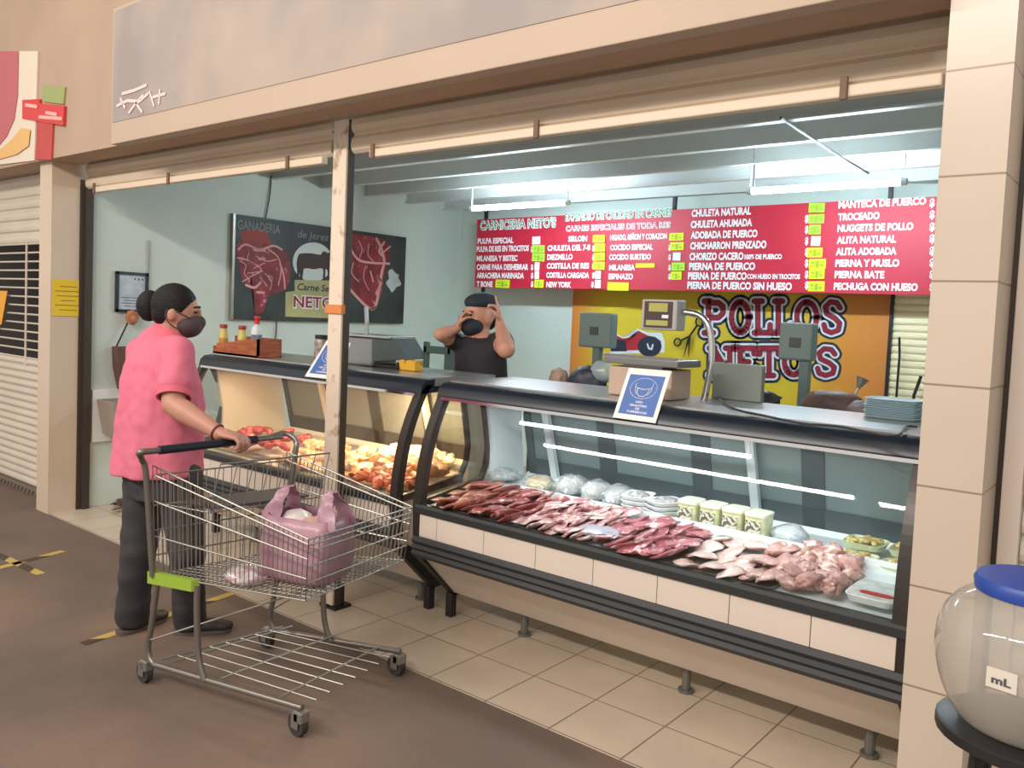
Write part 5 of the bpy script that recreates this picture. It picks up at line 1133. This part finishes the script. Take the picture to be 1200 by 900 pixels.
for P_, Q_ in zip(vs, vs[1:]):
    for k in range(40): mb.bm.faces.new((P_[k], P_[(k + 1) % 40], Q_[(k + 1) % 40], Q_[k]))
mb.bm.faces.new(vs[0][::-1])
bo = mb.obj('bag_body', M_bag, r, smooth='all'); sd = bo.modifiers.new('s', 'SOLIDIFY'); sd.thickness = 0.002
for s in (-1, 1):
    mb = MB(); base = bc + fx * (0.15 * s) + Z * 0.235
    # a flattened loop growing out of the bag's side, drawn together at its top
    rg = []
    for t in range(25):
        u = t / 24; a_ = math.pi * u; side = math.cos(a_); up_ = math.sin(a_)
        wid = 0.095 * (1 - 0.62 * up_); c_ = base - fy * side * (0.072 - 0.03 * up_) + Z * (0.135 * up_ ** 0.8) - fx * s * (0.015 + 0.035 * up_)
        tn = (fy * math.sin(a_) * 0.05 + Z * math.cos(a_) * 0.13).normalized(); nr = fx.cross(tn) * s
        wob = 0.006 * math.sin(t * 1.3 + s)
        rg.append([c_ + fx * wid * 0.5 + nr * wob, c_ + nr * (0.006 + wob), c_ - fx * wid * 0.5 - nr * wob, c_ - fx * wid * 0.5 - nr * (wob + 0.003), c_ + nr * (0.003 + wob), c_ + fx * wid * 0.5 + nr * (wob - 0.003)])
    mb.ring(rg); mb.obj('bag_handle', M_bag, r, smooth=True)
def incart(name, off, rx, ry, rz, m, label, seed, cat='package'):
    mb = lump(rx, ry, rz, seed, 0.25, 3); q = Matrix((fx, fy, Z)).transposed()
    for v in mb.bm.verts: v.co = q @ v.co + bc + fx * off[0] + fy * off[1] + Z * off[2]
    return mb.obj(name, m, smooth=True, label=label, cat=cat)
incart('grocery_packet', (-0.06, 0.0, 0.20), 0.075, 0.08, 0.075, mat('white_wrap', (216, 204, 200), 0.4, bump=0.5, bscale=20), 'crumpled white packet poking out of the mauve bag', 3)
incart('grocery_packet', (0.04, -0.02, 0.19), 0.075, 0.07, 0.075, mat('tan_wrap', (184, 146, 136), 0.5, bump=0.3, bscale=20), 'tan packet inside the top of the mauve bag', 8)
q = pl(290, 672, 2, 0.535); mb = lump(0.09, 0.075, 0.035, 4, 0.25)
r = empty('meat_packet', (q.x, q.y, 0.5), 'clear packet of red meat lying on the cart floor', 'package')
for v in mb.bm.verts: v.co = v.co + V((q.x, q.y, 0.528))
mb.obj('contents', MM_pork, r, smooth='all')
mb = lump(0.10, 0.083, 0.042, 9, 0.3, 3, 3.0)
for v in mb.bm.verts: v.co = v.co + V((q.x, q.y, 0.530)); 
mb.obj('plastic_wrap', M_film, r, smooth=True)

# ================================================================== PEOPLE
M_skin = mat('skin_tan', (182, 132, 112), 0.5, var=0.08, vscale=6, sss=0.1)
M_skin2 = mat('skin_light', (206, 150, 128), 0.5, var=0.08, vscale=6, sss=0.1)
M_hair = mat('black_hair', (30, 25, 26), 0.6, rgb2=(16, 14, 15), vscale=30, stretch=(1, 1, 4), bump=0.3, bscale=60, spec=0.25)
M_pink = mat('pink_cotton', (210, 108, 130), 0.8, var=0.06, vscale=3, bump=0.12, bscale=9)
M_jean = mat('dark_jeans', (58, 54, 56), 0.8, rgb2=(44, 42, 46), vscale=5, bump=0.25, bscale=14)
M_mask = mat('mask_dark', (72, 56, 60), 0.8, bump=0.2, bscale=60)
M_shoe = mat('shoe_dark', (48, 40, 38), 0.55)
RH = V((AR.x, AR.y, 0)).normalized(); FH = V((AF.x, AF.y, 0)).normalized()
def hdir(a): return RH * math.cos(a) + FH * math.sin(a)

def head(mb, c, F, Rt, U, s=1.0, nose=True):
    """skull with jaw, nose, ears; c = skull centre"""
    q = Matrix((F, -Rt, U)).transposed()
    mb.ell(c, (0.094 * s, 0.074 * s, 0.098 * s), q, 20, 14)
    mb.ell(c + F * 0.030 * s - U * 0.060 * s, (0.066 * s, 0.058 * s, 0.070 * s), q, 18, 12)
    mb.ell(c + F * 0.050 * s - U * 0.100 * s, (0.030 * s, 0.034 * s, 0.024 * s), q)
    mb.ell(c + F * 0.088 * s + U * 0.012 * s, (0.016 * s, 0.05 * s, 0.012 * s), q)
    limb(mb, [c + F * 0.093 * s + U * 0.0, c + F * 0.112 * s - U * 0.034 * s], [0.010 * s, 0.014 * s], 10)
    for e in (-1, 1):
        mb.ell(c + Rt * 0.073 * s * e - F * 0.006 * s - U * 0.022 * s, (0.02 * s, 0.009 * s, 0.033 * s), q)
        mb.ell(c + Rt * 0.045 * s * e + F * 0.065 * s - U * 0.045 * s, (0.022 * s, 0.02 * s, 0.022 * s), q)
def hand(mb, wrist, dirv, palm_n, thumb, s=1.0, curl=0.9, spread=0.0, point=None):
    """palm and five separate fingers; dirv along the hand, palm_n out of the palm side, thumb side vector"""
    d = dirv.normalized(); t = (thumb - d * thumb.dot(d)).normalized(); n = (palm_n - d * palm_n.dot(d) - t * palm_n.dot(t)).normalized()
    q = Matrix((d, t, n)).transposed()
    mb.ell(wrist + d * 0.048 * s, (0.052 * s, 0.040 * s, 0.017 * s), q, 16, 10)
    limb(mb, [wrist, wrist + d * 0.03 * s], [0.024 * s, 0.024 * s])
    for k, (off, ln) in enumerate(((0.033, 0.074), (0.0115, 0.082), (-0.0105, 0.076), (-0.0315, 0.060))):
        base = wrist + d * 0.086 * s + t * off * s; P = [base - d * 0.02 * s, base]; dd = d.copy() + t * off * spread
        cur = curl if not (point is not None and k == point) else 0.05
        seg = ln * s / 3
        for j in range(3):
            ang = cur * (j + 0.7)
            P.append(P[-1] + (dd * math.cos(ang) + n * math.sin(ang)).normalized() * seg * (1.15 - 0.12 * j))
        limb(mb, P, [0.0095 * s, 0.0098 * s, 0.0090 * s, 0.0083 * s, 0.0076 * s], 10)
    b0 = wrist + d * 0.03 * s + t * 0.028 * s
    limb(mb, [b0, b0 + (t * 0.8 + d * 0.6 + n * 0.3).normalized() * 0.035 * s, b0 + (t * 0.55 + d * 0.8 + n * 0.5).normalized() * 0.062 * s, b0 + (t * 0.3 + d * 0.9 + n * 0.8).normalized() * 0.082 * s], [0.015 * s, 0.0125 * s, 0.011 * s, 0.009 * s], 10)

# ---------------- shopper
F1 = hdir(math.radians(35)); R1 = F1.cross(Z)
Fh = (hdir(math.radians(14)) - Z * 0.16).normalized(); Rh = Fh.cross(Z).normalized(); Uh = Rh.cross(Fh).normalized()
D0 = 3.93
tor = [(392, 194, 0.075, 0.065), (400, 191, 0.12, 0.09), (407, 188, 0.185, 0.115), (420, 187, 0.215, 0.14), (445, 189, 0.222, 0.172), (475, 190, 0.228, 0.185), (505, 188, 0.236, 0.19), (535, 185, 0.245, 0.196), (552, 184, 0.248, 0.20)]
TC = [dep(px, py, D0) for py, px, w, d in tor]
hc = dep(207, 362, D0 - 0.02)
shR = dep(209, 412, 3.77); elR = dep(203, 474, 3.66); wrR = dep(257, 508, 3.575)
shL = dep(166, 412, 4.10); elL = dep(170, 480, 4.20); wrL = dep(176, 540, 4.16)
ft = {'L': pl(148, 744, 2, 0.0), 'R': pl(217, 746, 2, 0.0)}
hipL, knL = dep(172, 560, 4.0), dep(162, 648, 3.97); hipR, knR = dep(210, 560, 3.86), dep(219, 648, 3.83)
anL = V((ft['L'].x, ft['L'].y, 0.09)) + FH * 0.06; anR = V((ft['R'].x, ft['R'].y, 0.09)) + FH * 0.05
neck0 = dep(193, 396, D0); 
def b1(mb):
    head(mb, hc, Fh, Rh, Uh, 1.06)
    limb(mb, [neck0 - Z * 0.03, hc - Z * 0.075 - Fh * 0.015], [0.066, 0.060])
    mb.ring([oring(c, R1 * w * 0.86, F1 * d * 0.86) for c, (py, px, w, d) in zip(TC, tor)])
    limb(mb, [dep(191, 552, D0), hipL], [0.14, 0.10]); limb(mb, [dep(191, 552, D0), hipR], [0.14, 0.10])
    limb(mb, [hipL, knL, anL], [0.09, 0.06, 0.045]); limb(mb, [hipR, knR, anR], [0.09, 0.06, 0.045])
    limb(mb, [shR, L3(shR, elR, 0.5), elR, L3(elR, wrR, 0.3), wrR], [0.062, 0.062, 0.050, 0.050, 0.031])
    limb(mb, [shL, L3(shL, elL, 0.5), elL, L3(elL, wrL, 0.3), wrL], [0.062, 0.060, 0.048, 0.048, 0.030])
    hand(mb, wrR, V((0.86, 0.48, -0.10)), -Z, V((-0.48, 0.86, 0)), 1.1, 0.95, spread=5.0)
    hand(mb, wrL, -Z + F1 * 0.1, -R1 * -1.0, F1, 1.0, 0.35)
    limb(mb, [anL, anL - Z * 0.05 + hdir(math.radians(215)) * 0.0], [0.045, 0.045]); limb(mb, [anR, anR - Z * 0.05], [0.045, 0.045])
per = soft('person', b1, 0.0058, M_skin, sm=4, origin=V((-3.68, 2.0, 0)), label='shopper in a pink polo shirt and dark mask holding the cart handle', cat='person')
# polo
def polo(mb):
    mb.ring([oring(c, R1 * (w + 0.004), F1 * (d + 0.004)) for c, (py, px, w, d) in zip(TC, tor)])
    limb(mb, [shR + (TC[3] - shR) * 0.25, shR, L3(shR, elR, 0.50), L3(shR, elR, 0.62)], [0.088, 0.072, 0.074, 0.078])
    limb(mb, [shL + (TC[3] - shL) * 0.25, shL, L3(shL, elL, 0.50), L3(shL, elL, 0.62)], [0.088, 0.072, 0.074, 0.077])
    limb(mb, [TC[2], TC[1] + R1 * 0.0], [0.11, 0.09])
def polo_d(co):
    # soft vertical folds in the lower back, deeper toward the hem
    h = max(0.0, min(1.0, (1.35 - co.z) / 0.55)); a = (co - TC[5]); ang = math.atan2(a.dot(F1), a.dot(R1))
    f = 0.010 * h * math.sin(ang * 8 + 1.4 * math.sin(co.z * 8)) + 0.010 * noise.noise(V((co.x * 11, co.y * 11, co.z * 6))) + 0.005 * noise.noise(co * 22)
    n = V((a.x, a.y, 0)).normalized(); return co + n * f
soft('polo_shirt', polo, 0.011, M_pink, per, sm=6, deform=polo_d)
mb = MB(); cR = lambda z, w, d, o: oring(dep(196, 391, D0) + Z * (z + 0.022) + F1 * (o + 0.012) + F1 * 0.0, R1 * w * 1.08, F1 * d * 1.08)
mb.ring([cR(-0.035, 0.092, 0.082, 0.0), cR(0.0, 0.080, 0.073, 0.0), cR(0.03, 0.074, 0.068, 0.004), cR(0.032, 0.069, 0.063, 0.004), cR(-0.03, 0.080, 0.070, 0.0)]); mb.obj('collar', mat('pink_collar', (208, 98, 114), 0.8), per, smooth=True)
ca_ = (elR - shR).normalized(); cu_ = ca_.orthogonal().normalized(); cv_ = ca_.cross(cu_); cc_ = L3(shR, elR, 0.62) + ca_ * 0.062
mb = MB(); mb.ring([oring(cc_ - ca_ * 0.024, cu_ * 0.0775, cv_ * 0.0775), oring(cc_ + ca_ * 0.004, cu_ * 0.0745, cv_ * 0.0745), oring(cc_ + ca_ * 0.004, cu_ * 0.066, cv_ * 0.066), oring(cc_ - ca_ * 0.024, cu_ * 0.066, cv_ * 0.066)]); mb.obj('sleeve_cuff', mat('pink_collar', (208, 98, 114), 0.8), per, smooth=True)
# trousers
def trou(mb):
    mb.ring([oring(dep(187, 538, D0), R1 * 0.215, F1 * 0.17), oring(dep(189, 560, D0 - 0.01), R1 * 0.215, F1 * 0.165), oring(dep(191, 580, D0 - 0.02), R1 * 0.20, F1 * 0.15)])
    limb(mb, [hipL, L3(hipL, knL, 0.5), knL, L3(knL, anL, 0.5), anL - Z * 0.02], [0.105, 0.092, 0.082, 0.078, 0.080], 16)
    limb(mb, [hipR, L3(hipR, knR, 0.5), knR, L3(knR, anR, 0.5), anR - Z * 0.02], [0.105, 0.094, 0.082, 0.077, 0.079], 16)
def trou_d(co):
    f = 0.009 * noise.noise(V((co.x * 8, co.y * 8, co.z * 16))); c = L3(anL, knL, 0.5) if (co - knL).length < (co - knR).length else L3(anR, knR, 0.5)
    n = V((co.x - c.x, co.y - c.y, 0)).normalized(); return V((co.x, co.y, max(co.z, 0.028))) + n * f
soft('trousers', trou, 0.012, M_jean, per, sm=6, deform=trou_d)
def shoe(side, dirv):
    c = V((ft[side].x, ft[side].y, 0)) + FH * 0.05; d = dirv; w = d.cross(Z)
    q = Matrix((d, -w, Z)).transposed()
    def bs(mb):
        mb.ell(c + d * 0.0 + Z * 0.05, (0.065, 0.042, 0.048), q); mb.ell(c + d * 0.09 + Z * 0.036, (0.085, 0.045, 0.034), q); mb.ell(c + d * 0.15 + Z * 0.03, (0.055, 0.042, 0.028), q)
    def fl(co): return V((co.x, co.y, max(co.z, 0.003)))
    soft('shoe', bs, 0.008, M_shoe, per, sm=4, deform=fl)
    mb = MB(); mb.ring([oring(c + d * 0.06 + Z * 0.002, d * 0.135, w * 0.046, 20, 2.6), oring(c + d * 0.06 + Z * 0.018, d * 0.137, w * 0.048, 20, 2.6)]); mb.obj('shoe_sole', mat('sole_grey', (92, 84, 80), 0.7), per)
shoe('L', hdir(math.radians(60))); shoe('R', hdir(math.radians(12)))
# hair, bun
def hair1(mb):
    q = Matrix((Fh, -Rh, Uh)).transposed()
    mb.ell(hc - Fh * 0.014 + Uh * 0.016, (0.104, 0.086, 0.104), q, 24, 16)
    mb.ell(hc - Fh * 0.05 - Uh * 0.03, (0.058, 0.070, 0.062), q, 20, 12)
def hair1_d(co):
    # hairline: keep face and ear area free
    a = co - hc; f, u = a.dot(Fh), a.dot(Uh)
    lim = 0.012 + 0.62 * max(0, u + 0.02) + 0.02
    if f > lim and u < 0.085: co = co - Fh * (f - lim) * 0.9 - Uh * 0 - Rh * a.dot(Rh) * 0.25
    return co
soft('hair', hair1, 0.007, M_hair, per, sm=3, deform=hair1_d)
bc1 = dep(174, 357, D0 + 0.03)
def bun(mb):
    q = Matrix((Fh, -Rh, Uh)).transposed(); mb.ell(bc1, (0.056, 0.058, 0.072), q); mb.ell(bc1 - Uh * 0.025 + Fh * 0.008, (0.05, 0.054, 0.055), q); mb.ell(bc1 + Fh * 0.05, (0.03, 0.028, 0.028), q)
soft('hair_bun', bun, 0.007, M_hair, per, sm=3)
def maskf(mb, c, F, Rt, U, s):
    q = Matrix((F, -Rt, U)).transposed()
    mb.ell(c + F * 0.058 * s - U * 0.060 * s, (0.064 * s, 0.071 * s, 0.056 * s), q, 20, 14); mb.ell(c + F * 0.100 * s - U * 0.042 * s, (0.030 * s, 0.026 * s, 0.034 * s), q)
soft('face_mask', lambda mb: maskf(mb, hc, Fh, Rh, Uh, 1.08), 0.007, M_mask, per, sm=3)
mb = MB()
for e in (-1, 1):
    o_ = hc + Rh * 0.080 * e
    mb.tube(bez([hc + Rh * 0.062 * e + Fh * 0.075 - Uh * 0.03, o_ + Fh * 0.03 - Uh * 0.015, o_ - Fh * 0.022 - Uh * 0.0, o_ - Fh * 0.03 - Uh * 0.04, o_ + Fh * 0.0 - Uh * 0.075, hc + Rh * 0.066 * e + Fh * 0.045 - Uh * 0.09], 5), 0.0032, 6)
mb.obj('mask_strap', M_mask, per, smooth=True)
mb = MB()
for e in (-1, 1): mb.ell(hc + Fh * 0.088 + Rh * 0.036 * e + Uh * 0.004, (0.012, 0.012, 0.007))
mb.obj('eye', mat('eye_dark', (36, 28, 26), 0.3), per, smooth='all')
mb = MB()
for e in (-1, 1): mb.tube(bez([hc + Fh * 0.098 + Rh * 0.02 * e + Uh * 0.024, hc + Fh * 0.095 + Rh * 0.04 * e + Uh * 0.030, hc + Fh * 0.082 + Rh * 0.06 * e + Uh * 0.022], 4), 0.004, 6)
mb.obj('eyebrow', M_hair, per)
d_ = (wrR - elR).normalized(); u_ = d_.orthogonal().normalized(); w_ = d_.cross(u_); bcw = wrR - d_ * 0.012
mb = MB(); mb.tube([bcw + (u_ * math.cos(t * math.pi / 10) + w_ * math.sin(t * math.pi / 10)) * 0.034 for t in range(20)], 0.0045, 6, closed=True); mb.obj('bracelet', mat('bracelet_red', (112, 40, 40), 0.5), per, smooth=True)

# ---------------- cashier
F2 = hdir(math.radians(-140)); R2 = F2.cross(Z)           # turned to image left, partly toward the aisle
Fc = (hdir(math.radians(-146)) - Z * 0.12).normalized(); Rc = Fc.cross(Z).normalized(); Uc = Rc.cross(Fc).normalized()
DM = 5.28; KS = 1.10
h2 = dep(563, 368, DM)
tor2 = [(389, 563, 0.06, 0.055), (395, 563, 0.13, 0.085), (401, 563, 0.175, 0.11), (415, 563, 0.18, 0.125), (432, 563, 0.175, 0.13), (450, 563, 0.175, 0.135), (480, 563, 0.178, 0.14), (520, 563, 0.182, 0.15), (560, 563, 0.185, 0.15)]
tor2 = [(a, b, w * KS, d * KS) for a, b, w, d in tor2]
T2 = [dep(px, py, DM) for py, px, w, d in tor2]
s2R = dep(537, 401, 5.34); e2R = dep(516, 392, 5.16); w2R = dep(536, 385, 5.2)
s2L = dep(588, 400, 5.20); e2L = dep(593, 409, 4.94); w2L = dep(586, 380, 5.1)
hip2 = T2[-1]
def leg2(s): 
    a = hip2 + R2 * 0.09 * s; return a, V((a.x, a.y, 0.48)) + F2 * 0.02, V((a.x, a.y, 0.09))
def b2(mb):
    head(mb, h2, Fc, Rc, Uc, 1.14)
    limb(mb, [T2[1] - Z * 0.02, h2 - Z * 0.07 - Fc * 0.01], [0.06, 0.055])
    mb.ring([oring(c, R2 * w * 0.86, F2 * d * 0.86) for c, (py, px, w, d) in zip(T2, tor2)])
    limb(mb, [s2R, L3(s2R, e2R, 0.5), e2R, L3(e2R, w2R, 0.35), w2R], [0.052, 0.050, 0.042, 0.040, 0.027])
    limb(mb, [s2L, L3(s2L, e2L, 0.5), e2L, L3(e2L, w2L, 0.35), w2L], [0.066, 0.066, 0.057, 0.050, 0.031])
    hand(mb, w2R, (Z * 0.75 + RH * 0.25 + FH * 0.15), RH, -FH, 0.95, 0.55)
    hand(mb, w2L, (Z * 0.95 - RH * 0.16 + FH * 0.1), -RH, -FH, 1.02, 0.75, point=1)
    for s in (-1, 1):
        a, k, n = leg2(s); limb(mb, [a + Z * 0.05, k, n], [0.10, 0.062, 0.045]); limb(mb, [n, n - Z * 0.05 + F2 * 0.0, n - Z * 0.055 + F2 * 0.12], [0.045, 0.035, 0.03])
cas = soft('person', b2, 0.0058, M_skin2, sm=4, origin=V((T2[-1].x, T2[-1].y, 0)), label='cashier in black with a dark cap raising both hands to the face', cat='person')
def tee(mb):
    mb.ring([oring(c, R2 * (w + 0.006), F2 * (d + 0.006)) for c, (py, px, w, d) in zip(T2, tor2)][1:])
    limb(mb, [T2[3] + (s2R - T2[3]) * 0.6, s2R, L3(s2R, e2R, 0.4)], [0.075, 0.064, 0.06]); limb(mb, [T2[3] + (s2L - T2[3]) * 0.6, s2L, L3(s2L, e2L, 0.38)], [0.08, 0.074, 0.072])
soft('shirt', tee, 0.011, mat('black_shirt', (42, 38, 46), 0.8, bump=0.25, bscale=12), cas, sm=5, deform=lambda co: co + (co - T2[4]).normalized() * 0.006 * noise.noise(co * 12))
# skin at the open neck of the shirt
mb = MB(); cN = T2[2] + F2 * 0.098 + Z * 0.005
mb.ring([[cN - R2 * 0.045 + Z * 0.03 - F2 * 0.03, cN + R2 * 0.045 + Z * 0.03 - F2 * 0.03, cN + F2 * 0.018 - Z * 0.05], [cN - R2 * 0.045 + Z * 0.03 - F2 * 0.012, cN + R2 * 0.045 + Z * 0.03 - F2 * 0.012, cN + F2 * 0.026 - Z * 0.05]]); mb.obj('neckline', M_skin2, cas)
def tr2(mb):
    for s in (-1, 1):
        a, k, n = leg2(s); limb(mb, [a + Z * 0.05, k, n], [0.12, 0.08, 0.065])
soft('trousers', tr2, 0.014, M_jean, cas, sm=4)
for s in (-1, 1):
    a, k, n = leg2(s); q = Matrix((F2, -R2, Z)).transposed(); mb = MB(); mb.ell(n - Z * 0.045 + F2 * 0.06, (0.14, 0.05, 0.045), q); mb.obj('shoe', M_shoe, cas, smooth='all')
def cap(mb):
    q = Matrix((Fc, -Rc, Uc)).transposed(); mb.ell(h2 - Fc * 0.012 + Uc * 0.078, (0.114, 0.096, 0.060), q, 24, 16); mb.ell(h2 - Fc * 0.055 + Uc * 0.035, (0.07, 0.084, 0.07), q)
soft('cap', cap, 0.008, mat('cap_navy', (36, 46, 58), 0.8, bump=0.1), cas, sm=3)
def hr2(mb):
    q = Matrix((Fc, -Rc, Uc)).transposed(); mb.ell(h2 - Fc * 0.055 - Uc * 0.045, (0.05, 0.068, 0.065), q)
soft('hair', hr2, 0.008, M_hair, cas, sm=3)
mb = MB(); mb.ell(h2 - Rc * 0.096 - Fc * 0.01 + Uc * 0.05, (0.012, 0.012, 0.014)); mb.obj('cap_badge', M_white, cas, smooth='all')
soft('face_mask', lambda mb: maskf(mb, h2, Fc, Rc, Uc, 1.17), 0.007, mat('mask_black', (40, 44, 52), 0.8), cas, sm=3)
mb = MB()
for e in (-1, 1): mb.ell(h2 + Fc * 0.097 + Rc * 0.038 * e + Uc * 0.004, (0.012, 0.012, 0.007))
mb.obj('eye', mat('eye_dark', (36, 28, 26), 0.3), cas, smooth='all')
mb = MB()
for e in (-1, 1): mb.tube(bez([h2 + Fc * 0.106 + Rc * 0.02 * e + Uc * 0.022, h2 + Fc * 0.102 + Rc * 0.04 * e + Uc * 0.028, h2 + Fc * 0.088 + Rc * 0.06 * e + Uc * 0.02], 4), 0.004, 6)
mb.obj('eyebrow', M_hair, cas)

# ================================================================== JAR AT THE RIGHT EDGE
jd = 1.6; jc = dep(1212, 757, jd); jr = 0.170
r = empty('drink_jar', (jc.x, jc.y, jc.z - 0.16), 'big clear round jar with a blue lid at the lower right corner', 'jar')
prof = [(0.085, -0.16), (0.12, -0.155), (0.150, -0.11), (0.168, -0.05), (0.170, 0.0), (0.160, 0.045), (0.135, 0.08), (0.105, 0.098), (0.098, 0.105)]
mb = MB(); pr = [(p.x, p.z) for p in bez([(a, 0, b) for a, b in prof], 4)]
n = 40; rings = []
for rr, zz in pr: rings.append([jc + V((rr * math.cos(2 * math.pi * k / n), rr * math.sin(2 * math.pi * k / n), zz)) for k in range(n)])
vs = [[mb.bm.verts.new(p) for p in R] for R in rings]
for P_, Q_ in zip(vs, vs[1:]):
    for k in range(n): mb.bm.faces.new((P_[k], P_[(k + 1) % n], Q_[(k + 1) % n], Q_[k]))
mb.bm.faces.new(vs[0][::-1])
o = mb.obj('jar_body', glassmat('jar_plastic', (0.90, 0.88, 0.84), 0.09, 0.05, haze=0.42, hazecol=(0.56, 0.52, 0.46)), r, smooth='all')
mb = MB(); mb.lathe([(0.100, 0.0), (0.108, 0.003), (0.110, 0.02), (0.104, 0.030), (0.05, 0.034), (0.01, 0.035)], jc + Z * 0.098, 40); mb.obj('lid', mat('lid_blue', (34, 66, 150), 0.4), r, smooth=True)
p = jc - AF * 0.168; ang = -0.12
cd = V((CAM.x - jc.x, CAM.y - jc.y, 0)).normalized(); sd_ = V((-cd.y, cd.x, 0))
mb = MB(); lab_d = (cd * 0.97 + V((cd.y, -cd.x, 0)) * 0.26).normalized(); lab_d.z = 0; lab_d.normalize(); lr = Z.cross(lab_d) * 1.0
lr = V((-lab_d.y, lab_d.x, 0)); ctr = jc + lab_d * 0.1705 - Z * 0.022
mb.slab([ctr - lr * 0.025 - Z * 0.018, ctr + lr * 0.025 - Z * 0.018, ctr + lr * 0.025 + Z * 0.018, ctr - lr * 0.025 + Z * 0.018], lab_d * 0.003); lb = mb.obj('jar_label', mat('label_cream', (214, 204, 190), 0.6), r)
mb = MB(); put_text(mb, 'mL', ctr - lr * 0.016 - Z * 0.008, lr, Z, 0.014, 0.032, 0.03, lab_d * 0.0045); mb.obj('label_print', mat('ink_grey', (70, 76, 86), 0.7), lb)
r = empty('stool', (jc.x, jc.y, 0), 'dark round stool carrying the big clear jar', 'stool')
zt = jc.z - 0.161
mb = MB(); mb.lathe([(0.15, 0), (0.16, 0.006), (0.16, 0.024), (0.15, 0.03)], (jc.x, jc.y, zt - 0.03), 28); mb.obj('seat', M_dark, r, smooth=True)
for k in range(4):
    a = math.pi / 4 + k * math.pi / 2; mb = MB(); mb.tube([jc + V((0.1 * math.cos(a), 0.1 * math.sin(a), zt - 0.03 - jc.z)), V((jc.x + 0.17 * math.cos(a), jc.y + 0.17 * math.sin(a), 0.001))], 0.012, 8); mb.obj('leg', M_dark, r)
